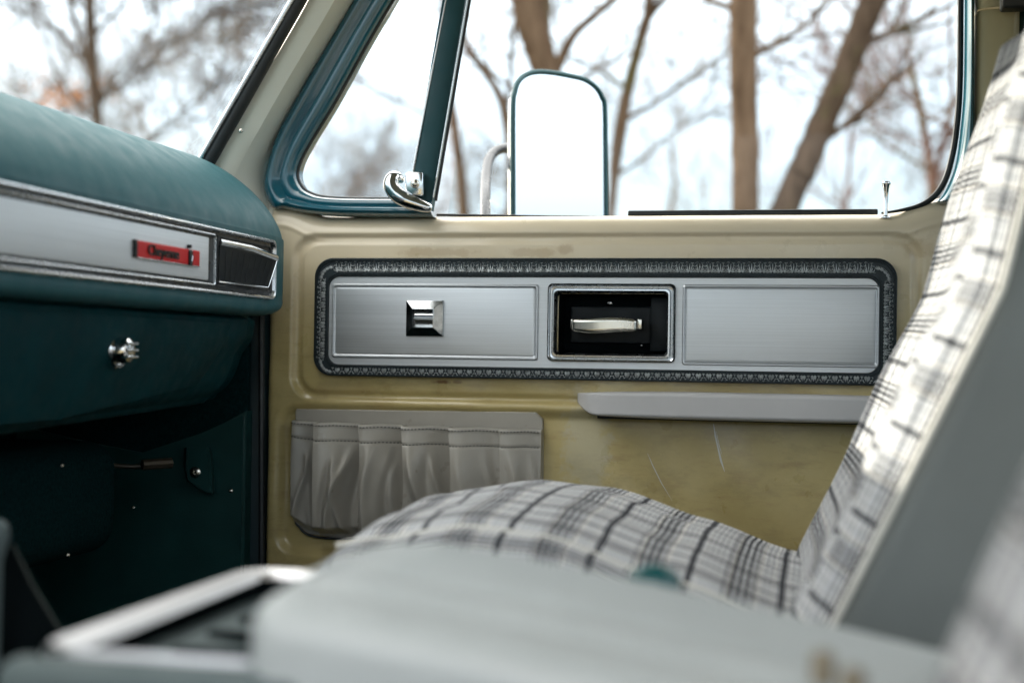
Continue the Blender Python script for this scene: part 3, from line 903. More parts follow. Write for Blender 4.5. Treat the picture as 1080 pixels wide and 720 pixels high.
# windshield, gasket and bright moulding
def wsx(z): # slope of the windshield
    a, b = P(204, 176, 1.9), P(307, 0, 1.9); return a.x + (b.x - a.x) * (z - a.z) / (b.z - a.z)
z0, z1 = .255, .64
bm = bmesh.new()
c4 = [(wsx(z0), 1.905, z0), (wsx(z1), 1.905, z1), (wsx(z1), .05, z1), (wsx(z0), .05, z0)]
a = [bm.verts.new(c) for c in c4]; b = [bm.verts.new((c[0] - .005, c[1], c[2] + .001)) for c in c4]
bm.faces.new(a); bm.faces.new(b[::-1])
for k in range(4): bm.faces.new((a[k], a[(k + 1) % 4], b[(k + 1) % 4], b[k]))
ws = obj('windshield', bm, M['glass'], cab, smooth=False)
bm = bmesh.new()
g0, g1 = P(213, 181, 1.915), P(331, -28, 1.915)
tube(bm, [g0 - (g1 - g0) * .15, g0, g1, g1 + (g1 - g0) * .25], .0115, 12)
obj('windshield_gasket', bm, M['black'], ws)
bm = bmesh.new()
g0, g1 = P(205.5, 177, 1.902), P(325, -30, 1.902)
tube(bm, [g0 - (g1 - g0) * .15, g0, g1, g1 + (g1 - g0) * .25], .0036, 10)
obj('windshield_moulding', bm, M['grey_metal'], ws)

# rear door pillar
bm = bmesh.new()
x0, x1 = P(1027.5, 200, 2.0).x + .001, P(1072, 100, 1.985).x
prof = [(x0, 2.05), (x0, 1.998), (x0 + .004, 1.990), (x0 + .012, 1.986), (x1 - .006, 1.980), (x1, 1.984), (x1 + .004, 1.995), (x1 + .004, 2.06)]
for (za, zb) in ((-.6, P(1040, 10, 1.985).z),):
    A_ = [bm.verts.new((x, y, za)) for x, y in prof]; B_ = [bm.verts.new((x, y, zb)) for x, y in prof]
    for k in range(len(prof) - 1): bm.faces.new((A_[k], A_[k + 1], B_[k + 1], B_[k]))
prof2 = [(x, y - .006) for x, y in prof]
zc = P(1040, 8, 1.98).z
A_ = [bm.verts.new((x, y, zc)) for x, y in prof2]; A__ = [bm.verts.new((x, y, zc + .004)) for x, y in prof2]; B_ = [bm.verts.new((x - .01, y - .03, .63)) for x, y in prof2]
for a_, b_ in ((A_, A__), (A__, B_)):
    for k in range(len(prof) - 1): bm.faces.new((a_[k], a_[k + 1], b_[k + 1], b_[k]))
bm.faces.new(A_)
bp = obj('door_pillar', bm, M['tan'], cab, ang=50)
bm = bmesh.new(); c = P(1066, 6, 1.955)
box(bm, (c.x - .012, 1.945, c.z - .005), (c.x + .05, 1.975, c.z + .03), .004)
obj('belt_guide', bm, M['black'], bp)
bm = bmesh.new(); box(bm, (x1 + .006, 1.93, -.55), (x1 + .052, 1.933, c.z), .0008)
obj('seat_belt', bm, simple('belt_webbing', (.012, .030, .036), .7, bump=(500, .4, .001)), cab)
# side wall behind, rear wall, roof, floor, firewall, cowl
bm = bmesh.new(); box(bm, (x1 + .004, 2.0, -.62), (1.25, 2.06, .62), .005); obj('side_wall', bm, M['kick'], cab)
bm = bmesh.new(); box(bm, (1.22, .03, -.62), (1.26, 2.06, .12), .005); obj('rear_wall', bm, M['teal_dark'], cab)
bm = bmesh.new()
NXr = 24; Vr = []
for i in range(NXr + 1):
    x = wsx(.645) - .01 + (1.27 - wsx(.645)) * i / NXr; row = []
    for j in range(13):
        y = .03 + 2.06 * j / 12
        row.append((x, y, .625 + .05 * math.sin(math.pi * j / 12) ** .5 * min(1, i / 4)))
    Vr.append(row)
lo = [[bm.verts.new(c) for c in r_] for r_ in Vr]; hi = [[bm.verts.new((c[0], c[1], c[2] + .03)) for c in r_] for r_ in Vr]
for g in (lo, hi):
    for i in range(NXr):
        for j in range(12): bm.faces.new((g[i][j], g[i + 1][j], g[i + 1][j + 1], g[i][j + 1]))
for i in range(NXr):
    bm.faces.new((lo[i][0], lo[i + 1][0], hi[i + 1][0], hi[i][0])); bm.faces.new((lo[i][12], lo[i + 1][12], hi[i + 1][12], hi[i][12]))
for j in range(12):
    bm.faces.new((lo[0][j], lo[0][j + 1], hi[0][j + 1], hi[0][j])); bm.faces.new((lo[NXr][j], lo[NXr][j + 1], hi[NXr][j + 1], hi[NXr][j]))
obj('roof', bm, M['liner'], cab)
bm = bmesh.new(); box(bm, (-1.28, .03, -.66), (1.25, 2.06, -.62), .004)
fl = obj('cab_floor', bm, M['carpet'], cab)
bm = bmesh.new(); box(bm, (-1.24, .03, -.62), (-1.20, 2.06, .22), .004); obj('firewall', bm, M['carpet'], cab)
bm = bmesh.new(); box(bm, (-1.30, .02, .20), (-.90, 2.08, .235), .01); obj('cowl', bm, M['body'], cab)
bm = bmesh.new(); box(bm, (-2.3, .06, .05), (-1.31, 2.04, .16), .05); obj('hood', bm, M['body'], cab)

# kick panel with bracket and screws
bm = bmesh.new()
xk = P(258, 500, 1.965).x
pts = [Vector((xk, 1.965, P(258, 433, 1.965).z)), P(236, 446, 1.965), P(214, 459, 1.965), P(150, 480, 1.965), Vector((-1.19, 1.965, -.12)), Vector((-1.19, 1.965, -.60)), Vector((xk, 1.965, -.60))]
a = [bm.verts.new(p) for p in pts]; b = [bm.verts.new(p + Vector((0, .03, 0))) for p in pts]
bm.faces.new(a); bm.faces.new(b[::-1])
for k in range(len(a)): bm.faces.new((a[k], a[(k + 1) % len(a)], b[(k + 1) % len(a)], b[k]))
bmesh.ops.bevel(bm, geom=[e for e in bm.edges if all(abs(v.co.y - 1.965) < 1e-4 for v in e.verts)], offset=.004, segments=3, affect='EDGES')
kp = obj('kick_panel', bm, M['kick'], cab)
bm = bmesh.new(); box(bm, (-1.20, 1.975, -.60), (xk - .002, 1.988, .20), .003); obj('cowl_side', bm, M['carpet'], cab)
bm = bmesh.new()
bp_ = [(197, 472), (218, 472), (222, 480), (224, 520), (214, 518), (199, 506), (196, 490)]
f_ = [P(a_, b_, 1.935) for a_, b_ in bp_]; g_ = [P(a_, b_, 1.966) + Vector((.004 * (1 if a_ > 208 else -1), 0, 0)) for a_, b_ in bp_]
a = [bm.verts.new(p) for p in f_]; b = [bm.verts.new(p) for p in g_]
bm.faces.new(a)
for k in range(len(a)): bm.faces.new((a[k], a[(k + 1) % len(a)], b[(k + 1) % len(a)], b[k]))
bmesh.ops.bevel(bm, geom=[e for e in bm.edges if e.is_valid and all(v in a for v in e.verts)], offset=.003, segments=2, affect='EDGES')
obj('bracket', bm, M['kick'], kp)
bm = bmesh.new(); screw(bm, P(206, 498, 1.935), (0, -1, 0), .0085); obj('bracket_bolt', bm, M['worn_chrome'], kp)
for (px, py, Y, r_) in ((244, 517, 1.965, .0035), (141, 535, 1.965, .0032), (72, 585, 1.5, .0020), (66, 491, 1.5, .0018)):
    bm = bmesh.new(); screw(bm, P(px, py, Y) + Vector((0, -.001, 0)), (0, -1, .1), r_); obj('panel_screw', bm, M['worn_chrome'], kp)
bm = bmesh.new(); tube(bm, [P(96, 489, 1.80), P(140, 492, 1.82), P(181, 488, 1.84)], .0035, 10); tube(bm, [P(150, 490, 1.80), P(181, 488, 1.83)], .0075, 10)
obj('wiring_sleeve', bm, simple('dull_sleeve', (.05, .04, .028), .4, metal=.5), kp)
# heater duct under the dash, barely lit
bm = bmesh.new(); rbox((.22, .95, .15), .04, 8, lambda v: v + Vector((-1.03, 1.32, -.20)), bm); obj('heater_duct', bm, M['carpet'], cab)

# transmission hump with stitched edge and lever boot
bm = bmesh.new()
def hump(v):
    t = (v.y + .2) / .4
    return Vector((v.x - .83, v.y + .93, v.z - .44 + .0 * t))
rbox((.72, .34, .34), .11, 8, hump, bm)
hm = obj('transmission_hump', bm, M['carpet'], cab)
bm = bmesh.new()
pts = catmull([P(14, 574, 1.02), P(24, 595, 1.02), P(38, 622, 1.02), P(52, 645, 1.02), P(66, 668, 1.02)], 6)
for k in range(0, len(pts) - 1, 1): tube(bm, [pts[k], pts[k].lerp(pts[k + 1], .6)], .0013, 5)
obj('seam_stitching', bm, M['pale_thread'], hm)
bm = bmesh.new()
q = [P(14, 574, 1.03), P(24, 595, 1.03), P(38, 622, 1.03), P(52, 645, 1.03), P(68, 672, 1.03)]
lowp = [p + Vector((.02, .06, -.12)) for p in q]; nearp = [p + Vector((-.16, -.05, -.10)) for p in q]
a = [bm.verts.new(p) for p in q]; b = [bm.verts.new(p) for p in lowp]; c = [bm.verts.new(p) for p in nearp]
for k in range(4): bm.faces.new((a[k], a[k + 1], b[k + 1], b[k])); bm.faces.new((a[k], a[k + 1], c[k + 1], c[k]))
obj('lever_boot', bm, M['tray'], hm)
bm = bmesh.new(); c = P(-3, 565, 1.0); lathe(bm, [(.004, -.10), (.0045, -.02), (.007, -.012), (.010, 0), (.009, .008), (.004, .013)], Matrix.Translation(c), 16)
obj('shift_lever', bm, M['console'], hm)

# =================================================================== DASHBOARD
dash = thing('dashboard', (-.9, 1.2, 0), 'dark teal padded dashboard with silver trim strip, red badge and glovebox', 'dashboard')
prof = [(-.935, .258), (-.90, .269), (-.868, .273), (-.842, .268), (-.815, .254), (-.785, .231), (-.760, .204), (-.744, .178), (-.738, .160), (-.7360, .152),
        (-.7365, .070), (-.736, .062), (-.738, .055), (-.744, .050), (-.756, .047), (-.785, .046), (-.80, .03)]
# smooth resample
pc = catmull([(a, 0, b) for a, b in prof], 5)
bm = bmesh.new(); rings = []
cx_, cz_ = -.83, .14
ys = [.05, .4, .8, 1.2, 1.5, 1.7, 1.82] + [1.82 + .11 * math.sin(R(90 * k / 10)) for k in range(1, 11)]
for y in ys:
    k = max(0, (y - 1.82) / .11); sh = 1 - (1 - math.sqrt(max(0, 1 - k * k * .985))) * .34
    row = []
    for p in pc:
        x = cx_ + (p.x - cx_) * (1 - (1 - sh) * .45 * (1 if p.x > cx_ else 0)); z = cz_ + (p.z - cz_) * (1 - (1 - sh) * .42)
        row.append(bm.verts.new((x + .012 * (0), y, z)))
    rings.append(row)
for a, b in zip(rings, rings[1:]):
    for k in range(len(a) - 1): bm.faces.new((a[k], a[k + 1], b[k + 1], b[k]))
bm.faces.new(rings[-1])
obj('dash_pad', bm, M['pad'], dash, ang=50)

# unseen hood added on the driver's side to keep sun off that seat
bm = bmesh.new()
rbox((.17, .86, .12), .035, 10, lambda v: v + Vector((-.835 , .57, .275)), bm)
obj('added_shade_hood', bm, M['pad'], dash, ang=60)

# bezel and insert, facing +X
XD = -.7355
mX = lambda u, v, h: Vector((XD + h, u, v))
yb1 = PX(288.5, 290, XD).y; yv0, yv1 = PX(227, 280, XD).y, PX(284, 290, XD).y
rb = (.05, .0700, yb1, .1530)
bm = bmesh.new()
rr_sweep(bm, rb, .012, inset(rb, .0055), .009, [(0, -.004), (0, .002), (.15, .0045), (.45, .0050), (.75, .0040), (1, .0005)], mX)
bz = obj('trim_bezel', bm, M['grey_metal'], dash, ang=25)
bm = bmesh.new(); r2 = inset(rb, .0054)
rr_sweep(bm, r2, .008, inset(r2, .006), .006, [(0, .0005), (.3, .0002), (1, .0002)], mX, cap=True)
obj('bezel_ground', bm, M['black_gloss'], bz, ang=25)
rins = (.05, .0855, PX(218, 275, XD).y, .1385)
bm = bmesh.new(); rch = (.05, .0795, PX(225.5, 280, XD).y, .1445)
rr_sweep(bm, rch, .004, inset(rch, .0030), .003, [(0, .0003), (.1, .0030), (.5, .0036), (.9, .0030), (1, .0005)], mX)
obj('chrome_line', bm, M['grey_metal'], bz, ang=25)
bm = bmesh.new()
rr_sweep(bm, rins, .002, inset(rins, .002), .0015, [(0, .0003), (.2, .0025), (1, .0030)], mX, cap=True)
ins = obj('silver_insert', bm, M['insert'], dash, ang=25)

# air vent
bm = bmesh.new(); rv = (yv0, .0800, yv1, .1440)
rr_sweep(bm, rv, .004, inset(rv, .004), .003, [(0, .0003), (.3, .003), (.6, .003), (1, -.004)], mX)
rr_sweep(bm, inset(rv, .003), .003, inset(rv, .006), .003, [(0, .0005), (1, .0008)], mX, cap=True)
vent = obj('air_vent', bm, M['black'], dash)
bm = bmesh.new()
va, vb = yv0 + .010, yv1 - .012
cornp = [(va - .006, .131, .004), (vb, .124, .016), (vb - .022, .085, .012), (va - .008, .085, .004)]
cv = [mX(*c) for c in cornp]
a = [bm.verts.new(c) for c in cv]; b = [bm.verts.new(c - Vector((.006, 0, 0))) for c in cv]
bm.faces.new(a)
for k in range(4): bm.faces.new((a[k], a[(k + 1) % 4], b[(k + 1) % 4], b[k]))
# thin fins of the outlet
for k in range(9):
    t = (k + 1) / 10; p = cv[0].lerp(cv[1], t); q_ = cv[3].lerp(cv[2], t)
    tube(bm, [p + Vector((.001, 0, -.004)), q_ + Vector((.001, 0, .002))], .0004, 4)
obj('vent_flap', bm, M['cupm'], vent, ang=30)
bm = bmesh.new()
n_ = Vector((.0035, 0, 0))
tube(bm, [cv[0] + Vector((.001, 0, .004)), cv[0].lerp(cv[1], .5) + Vector((.003, 0, .0055)), cv[1] + Vector((0, 0, .002))], .0042, 10, flat=(Vector((1, 0, 0)), .5))
tube(bm, [cv[1] + Vector((0, 0, .002)), cv[2], cv[3]], .0011, 8)
obj('vent_chrome', bm, M['chrome'], vent)

# badge
p0, p1 = PX(137, 266, XD), PX(206, 274, XD); zb0, zb1 = PX(170, 275.5, XD).z, PX(170, 258.5, XD).z
rbg = (p0.y + .006, zb0, p1.y, zb1)
bm = bmesh.new(); rr_sweep(bm, rbg, .001, inset(rbg, .0012), .0008, [(0, .0025), (0, .0055), (1, .0062)], mX, cap=True, n=2)
badge = obj('badge', bm, M['red'], dash, ang=20)
bm = bmesh.new()
r3_ = (p0.y, zb0 - .0004, p0.y + .0055, zb1 + .0006); rr_sweep(bm, r3_, .0006, inset(r3_, .001), .0004, [(0, .0025), (0, .0062), (1, .0070)], mX, cap=True, n=2)
obj('badge_end', bm, M['black_gloss'], badge, ang=20); bm = bmesh.new()
yc = PX(195.5, 270, XD).y; W_ = rbg[2] - rbg[0]
r4_ = (yc - .0052, zb0 - .0010, yc + .0052, zb1 - .0006); rr_sweep(bm, r4_, .002, inset(r4_, .0016), .0014, [(0, .0055), (0, .0074), (1, .0082)], mX, cap=True, n=4)
obj('badge_emblem', bm, M['black_gloss'], badge, ang=20)
bm = bmesh.new(); r5_ = (yc - .0026, zb1 + .0012, yc + .0026, zb1 + .0056); rr_sweep(bm, r5_, .002, inset(r5_, .0012), .0010, [(0, .0025), (0, .0070), (1, .0078)], mX, cap=True, n=4)
obj('emblem_finial', bm, M['black_gloss'], badge, ang=20)
bm = bmesh.new()
r6_ = (rbg[0], zb0 - .0012, rbg[2], zb0 - .0002); rr_sweep(bm, r6_, .0003, inset(r6_, .0003), .0002, [(0, .0025), (0, .0064), (1, .0066)], mX, cap=True, n=2)
tube(bm, [mX(yc, zb0 + .004, .0086), mX(yc + .0008, (zb0 + zb1) / 2 + .002, .0088)], .0009, 6)
obj('badge_edging', bm, M['grey_metal'], badge, ang=20)
cu = bpy.data.curves.new('badge_text', 'FONT'); cu.body = 'Cheyenne'; cu.size = .0165; cu.extrude = .0009; cu.offset = .00022
cu.align_x = 'CENTER'; cu.align_y = 'CENTER'; cu.resolution_u = 3; cu.space_character = .92
to = bpy.data.objects.new('badge_text', cu); COL.objects.link(to)
bpy.context.view_layer.update()
dg = bpy.context.evaluated_depsgraph_get(); tm = bpy.data.meshes.new_from_object(to.evaluated_get(dg))
bpy.data.objects.remove(to)
xsz = max(v.co.x for v in tm.vertices) - min(v.co.x for v in tm.vertices)
bm = bmesh.new(); bm.from_mesh(tm); y0_, y1_ = PX(150, 268, XD).y, PX(183, 272, XD).y
sc_ = (y1_ - y0_) / xsz
for v in bm.verts: v.co = Vector((XD + .0068 + v.co.z, (y0_ + y1_) / 2 + v.co.x * sc_, (zb0 + zb1) / 2 + .0002 + v.co.y * 1.0))
obj('badge_lettering', bm, M['black_gloss'], badge, smooth=False)

# lower dash with glovebox door
gp = [(-.785, .050), (-.772, .044), (-.771, .036), (-.776, .0), (-.788, -.045), (-.803, -.085), (-.825, -.108), (-.87, -.122), (-1.15, -.13)]
pc = catmull([(a, 0, b) for a, b in gp], 5)
bm = bmesh.new(); rings = []
yg = PX(262, 340, -.772).y
for y, dx in ((.05, 0), (.6, 0), (yg - .03, 0), (yg - .008, 0), (yg - .002, -.002), (yg, -.010), (yg + .004, -.022), (1.955, -.030)):
    rings.append([bm.verts.new((p.x + dx, y, p.z + (.045 * sstep(1.35, 1.93, y) if p.z < -.05 else .045 * sstep(1.35, 1.93, y) * max(0, (.02 - p.z) / .07) if p.z < .02 else 0))) for p in pc])
for a, b in zip(rings, rings[1:]):
    for k in range(len(a) - 1): bm.faces.new((a[k], a[k + 1], b[k + 1], b[k]))
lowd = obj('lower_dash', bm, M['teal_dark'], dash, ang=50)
bm = bmesh.new()
# glovebox lid: a slightly proud panel following the same curve
sel = [p for p in pc if -.085 < p.z < .037]
yA, yB = 1.05, PX(238, 380, -.775).y
V = []
for y, o_ in ((yA, -.001), (yA, .002), (yA + .004, .004), (1.2, .004), (1.4, .004), (yB - .004, .004), (yB, .002), (yB, -.001)):
    V.append([bm.verts.new((p.x + o_, y + (p.z - .037) * .35 * (1 if y > 1.5 else 0), p.z + (.045 * sstep(1.35, 1.93, y) * max(0, (.02 - p.z) / .12) if p.z < .02 else 0))) for p in sel])
for a, b in zip(V, V[1:]):
    for k in range(len(a) - 1): bm.faces.new((a[k], a[k + 1], b[k + 1], b[k]))
gb = obj('glovebox_lid', bm, M['teal_dark'], dash, ang=40)
c = PX(122, 369, -.776); 
mat4 = Matrix.Translation(c + Vector((0, 0, 0))) @ Matrix.Rotation(R(90), 4, 'Y')
bm = bmesh.new(); lathe(bm, [(.0215, 0), (.0215, .003), (.0200, .0055), (.0165, .0055), (.0162, .003)], mat4, 28)
gk = obj('glovebox_button', bm, M['chrome'], gb, ang=30)
bm = bmesh.new(); lathe(bm, [(.0155, 0), (.0155, .012), (.0135, .017), (.009, .020), (.001, .021)], mat4, 28)
for k in (-1, 0, 1): box(bm, (c.x + .012, c.y - .012, c.z + k * .0075 - .0017), (c.x + .0225, c.y + .012, c.z + k * .0075 + .0017), .0008)
obj('button_cap', bm, M['chrome'], gk, ang=30)

# =================================================================== SEATS
def make_seat(name, label, yc, width, dx=0.0, dz=0.0):
    """bucket seat: plaid cushion and backrest, grey vinyl shell, piping. yc centre across the cab"""
    root = thing(name, (0, yc, -.62), label, 'car seat')
    # --- cushion: local x along the cab (0 = front .. L)
    L, T, W = .53, .17, width
    def cz(x):   # crown of the cushion along its length
        pts_ = [(-.28, -.018), (-.22, -.004), (-.13, .010), (-.06, .004), (.05, -.028), (.15, -.062), (.25, -.10)]
        for (a, b), (c_, d) in zip(pts_, pts_[1:]):
            if x <= c_:
                t = max(0, (x - a) / (c_ - a)); t = t * t * (3 - 2 * t) * .5 + t * .5; return b + (d - b) * t
        return pts_[-1][1]
    def cush(v):
        k = (v.z + T / 2) / T
        dome = .022 * math.cos(math.pi * max(-.5, min(.5, v.y / W))) ** .8 if k > .5 else 0
        # seam groove set in from each side edge (bolster welt)
        g = 0
        if k > .9:
            for s in (-1, 1): g -= .0055 * math.exp(-((v.y - s * (W / 2 - .070)) / .006) ** 2)
            g += .002 * math.sin(v.y * 40 + v.x * 9) * math.cos(v.x * 17)
        return Vector((v.x - .168, v.y + yc, -.1585 - T / 2 + v.z + (cz(v.x) + dome) * k - .020 * k + g + .010))
    bm = rbox((L, W, T), .045, 46, cush, uvo=(.03, .01, .04))
    cu_ = obj('cushion', bm, M['plaid'], root, ang=80)
    for s in (-1, 1):
        bm = bmesh.new(); pts_ = []
        for k in range(40):
            x = -.250 + .50 * k / 39; pts_.append(cush(Vector((x, s * (W / 2 - .070), T / 2))) + Vector((0, 0, .0016)))
        tube(bm, pts_, .0026, 8); obj('welt', bm, M['piping'], cu_)
    bm = rbox((L - .02, W - .01, .10), .03, 6, lambda v: Vector((v.x - .165, v.y + yc, -.36 + v.z - .0 + .02)))
    obj('cushion_base', bm, M['shell'], root)
    # --- backrest, raked
    rake = R(25); H = .66
    def back(v, x0, thick):   # v.z along height 0..H, v.x depth (front negative)
        return None
    ax = Vector((math.sin(rake), 0, math.cos(rake))); nx = Vector((math.cos(rake), 0, -math.sin(rake)))
    hinge = Vector((-.034, yc, -.262))
    def place(x, y, z): return hinge + ax * z + nx * x + Vector((0, y, 0))
    TF = .026
    def fr(v):
        z = v.z + H / 2 - .02; t = z / H
        w = 1 - .36 * sstep(.48, 1.0, t) - .03 * (1 - sstep(0, .2, t))
        x = v.x + TF / 2
        if v.x < 0:
            # side bolsters stand forward of the middle, lumbar swell low down
            x += .012 * math.cos(math.pi * v.y / W) ** 2 * sstep(.05, .3, t) * 1.0
            x -= .006 * math.sin(math.pi * min(1, max(0, t))) 
            for s in (-1, 1): x += .004 * math.exp(-((v.y - s * (W / 2 - .085)) / .007) ** 2)
            x += .0018 * math.sin(z * 30 + v.y * 12)
        x -= .120 * max(0, t - .55)
        f_ = min(1, max(0, (TF / 2 - v.x) / TF)); w *= 1 - .25 * f_ ** 1.25
        return place(x, v.y * w, z)
    bm = rbox((TF, W, H), .026, 44, fr, uvo=(.02, .033, .0))
    bk_ = obj('backrest', bm, M['plaid'], root, ang=80)
    TS = .17
    def sh(v):
        z = v.z + H / 2 - .03; t = z / H
        w = (1 - .36 * sstep(.48, 1.0, t) - .03 * (1 - sstep(0, .2, t))) * .985
        x = v.x * (1 - .35 * sstep(.3, 1, t)) + TS / 2 * (1 - .35 * sstep(.3, 1, t)) + TF - .004
        x -= .120 * max(0, t - .55)
        return place(x, v.y * w, z * .985)
    bm = rbox((TS, W, H - .015), .022, 24, sh)
    obj('back_shell', bm, M['shell'], root, ang=80)
    for s in (-1, 1):
        bm = bmesh.new(); pts_ = []
        for k in range(60):
            z = .03 + (H - .07) * k / 59; t = z / H
            w = 1 - .36 * sstep(.48, 1.0, t) - .03 * (1 - sstep(0, .2, t))
            pts_.append(place(TF - .001 - .120 * max(0, t - .55), s * (W / 2 * w + .001), z))
        tube(bm, pts_, .0028, 10); obj('back_piping', bm, M['piping'], bk_)
    # hinge cover and pedestal
    for s in (-1, 1):
        bm = bmesh.new(); box(bm, (-.02, yc + s * W / 2 - .006, -.40), (.10, yc + s * W / 2 + .006, -.25), .012)
        obj('hinge_cover', bm, M['black'], root)
    bm = bmesh.new(); box(bm, (-.36, yc - W / 2 + .07, -.62), (.02, yc + W / 2 - .07, -.385), .01); obj('pedestal', bm, M['black'], root)
    for o in list(root.children):
        o.location = -Vector((0, yc, -.62))
    root.location = (dx, yc, -.62 + dz)
    return root
make_seat('passenger_seat', 'black and white plaid passenger bucket seat beside the door, with smooth grey vinyl side', 1.435, .57)
make_seat('driver_seat', 'blurred plaid driver seat backrest at the bottom right corner, nearest the camera', .365, .56, .010, -.02)

# =================================================================== CENTRE CONSOLE
con = thing('centre_console', (-.1, .88, -.62), 'pale blue grey centre console with padded lid and chrome framed black tray between the seats', 'console')
ztopc = -.165
y0c, y1c = .700, 1.005
bm = bmesh.new()
def body(v): 
    t = (v.x + .4) / .8
    return Vector((v.x - .022, v.y + .845, v.z - .347 - .11 * max(0, t) * (1 if v.z > 0 else 0) * .9))
rbox((.80, .36, .34), .025, 10, body, bm); obj('console_body', bm, M['console'], con)
# tray frame
bm = bmesh.new(); rbox((.175, .030, .05), .012, 8, lambda v: v + Vector((-.335, .690, ztopc - .0245)), bm); obj('console_lip', bm, M['console'], con)
xf0, xf1 = -.418, -.265
rt_ = (xf0, y0c, xf1, y1c); mZ = lambda u, v, h: Vector((u, v, ztopc + h))
bm = bmesh.new()
rin_ = (xf0 + .024, y0c + .004, xf1 - .004, y1c - .016)
rr_sweep(bm, rt_, .030, rin_, .012, [(0, -.016), (0, -.004), (.10, .001), (.28, .0035), (.60, .0025), (.88, .001), (1, -.003)], mZ)
tf = obj('tray_frame', bm, simple('satin_tray_metal', (.66, .65, .66), .40, metal=1.0, var=.03, roughvar=.03), con)
bm = bmesh.new(); ri_ = inset(rin_, -.003); rr_sweep(bm, ri_, .012, inset(ri_, .006), .010, [(0, -.0035), (.2, -.020), (1, -.024)], mZ, cap=True); obj('tray_floor', bm, M['tray'], tf)
bm = bmesh.new()
for k in range(6):
    y = y0c + .045 + k * .052; box(bm, (xf0 + .040, y, ztopc - .030), (xf1 - .008, y + .008, ztopc - .014), .003)
obj('tray_rib', bm, M['tray'], tf)
bm = bmesh.new()
def lidf(v):
    t = (v.x + .25) / .50
    z = v.z
    if v.z > 0:
        # long pressed ridges in the vinyl
        fd = sstep(-.24, -.19, v.x) * (1 - sstep(.19, .24, v.x))
        for s in (-.075, -.025, .025, .075): z += .0075 * fd * math.exp(-((v.y - s) / .010) ** 2)
        z += .008 * math.cos(math.pi * v.y / .25)
    tilt = -.030 * t * t - .060 * t
    return Vector((v.x - .034, v.y + .805, -.158 + z + tilt))
rbox((.50, .25, .064), .020, 70, lidf, bm)
lid = obj('console_lid', bm, M['lid'], con, ang=70)
bm = bmesh.new()
for (px, py, Y) in ((868, 694, .70), (900, 712, .69)):
    lathe(bm, [(.006, -.012), (.006, 0), (.005, .003), (.002, .004)], Matrix.Translation(P(px, py, Y)), 16)
obj('lid_hinge', bm, simple('dull_brass', (.22, .19, .14), .5, metal=.5), lid)
bm = bmesh.new(); c = P(690, 611, .985)
lathe(bm, [(.006, -.07), (.006, -.012), (.016, -.010), (.019, -.003), (.017, .004), (.010, .009), (.002, .011)], Matrix.Translation(c), 20)
obj('knob', bm, simple('teal_knob', (.004, .07, .075), .3), con)

# =================================================================== OUTSIDE
bm = bmesh.new(); bmesh.ops.create_grid(bm, x_segments=60, y_segments=60, size=400)
for v in bm.verts: v.co.z = GROUND + (.3 * math.sin(v.co.x * .05) * math.sin(v.co.y * .04) if v.co.length > 15 else 0)
def ground_mat():
    t = NT('winter_ground'); c = t.coord()
    n1 = t.noise(c, .6, 8, .7); n2 = t.noise(c, 8, 6, .7)
    cc = t.ramp(n1, [(.35, (.10, .10, .05)), (.55, (.16, .135, .085)), (.7, (.22, .19, .14))])
    cc = t.mix(t.math('MULTIPLY', n2, .5), cc, (.09, .065, .035))
    b = t.bsdf(Base_Color=cc, Roughness=.95, Specular_IOR_Level=.1); t.bump(b, n2, .8, .05); return t.m
g = obj('ground', bm, ground_mat()); tag(g, kind='structure')

def grow(bm, p, d, L, r, lvl, rnd_, minr=.004, spread=38, up_=.12):
    if rnd_.random() < .10: return
    """one bending limb with side shoots"""
    n = 5 if lvl > 1 else 4; pts_ = [p.copy()]; rad = [r]; d = d.normalized(); q = p.copy()
    kids = []
    for k in range(n):
        d = (d + Vector((rnd_.uniform(-.2, .2), rnd_.uniform(-.2, .2), rnd_.uniform(-.12, .16) + up_ * .5))).normalized()
        q = q + d * (L / n); pts_.append(q.copy()); rad.append(max(minr * .5, r * (1 - .72 * (k + 1) / n)))
        if k > 0 or lvl < 2: kids.append((q.copy(), d.copy(), rad[-1]))
    tube(bm, pts_, rad, 7 if r > .04 else 5 if r > .012 else 3, cap=False)
    if lvl <= 0: return
    for (q, d, rr_) in kids:
        for _ in range(rnd_.choice((1, 2)) if lvl > 1 else rnd_.choice((1, 2, 2))):
            ax_ = d.orthogonal().normalized(); ax_.rotate(Matrix.Rotation(rnd_.uniform(0, 6.283), 3, d))
            nd = d.copy(); nd.rotate(Matrix.Rotation(R(rnd_.uniform(spread * .6, spread * 1.5)), 3, ax_))
            grow(bm, q, nd, L * rnd_.uniform(.45, .72), max(minr, rr_ * rnd_.uniform(.5, .8)), lvl - 1, rnd_, minr, spread, up_)

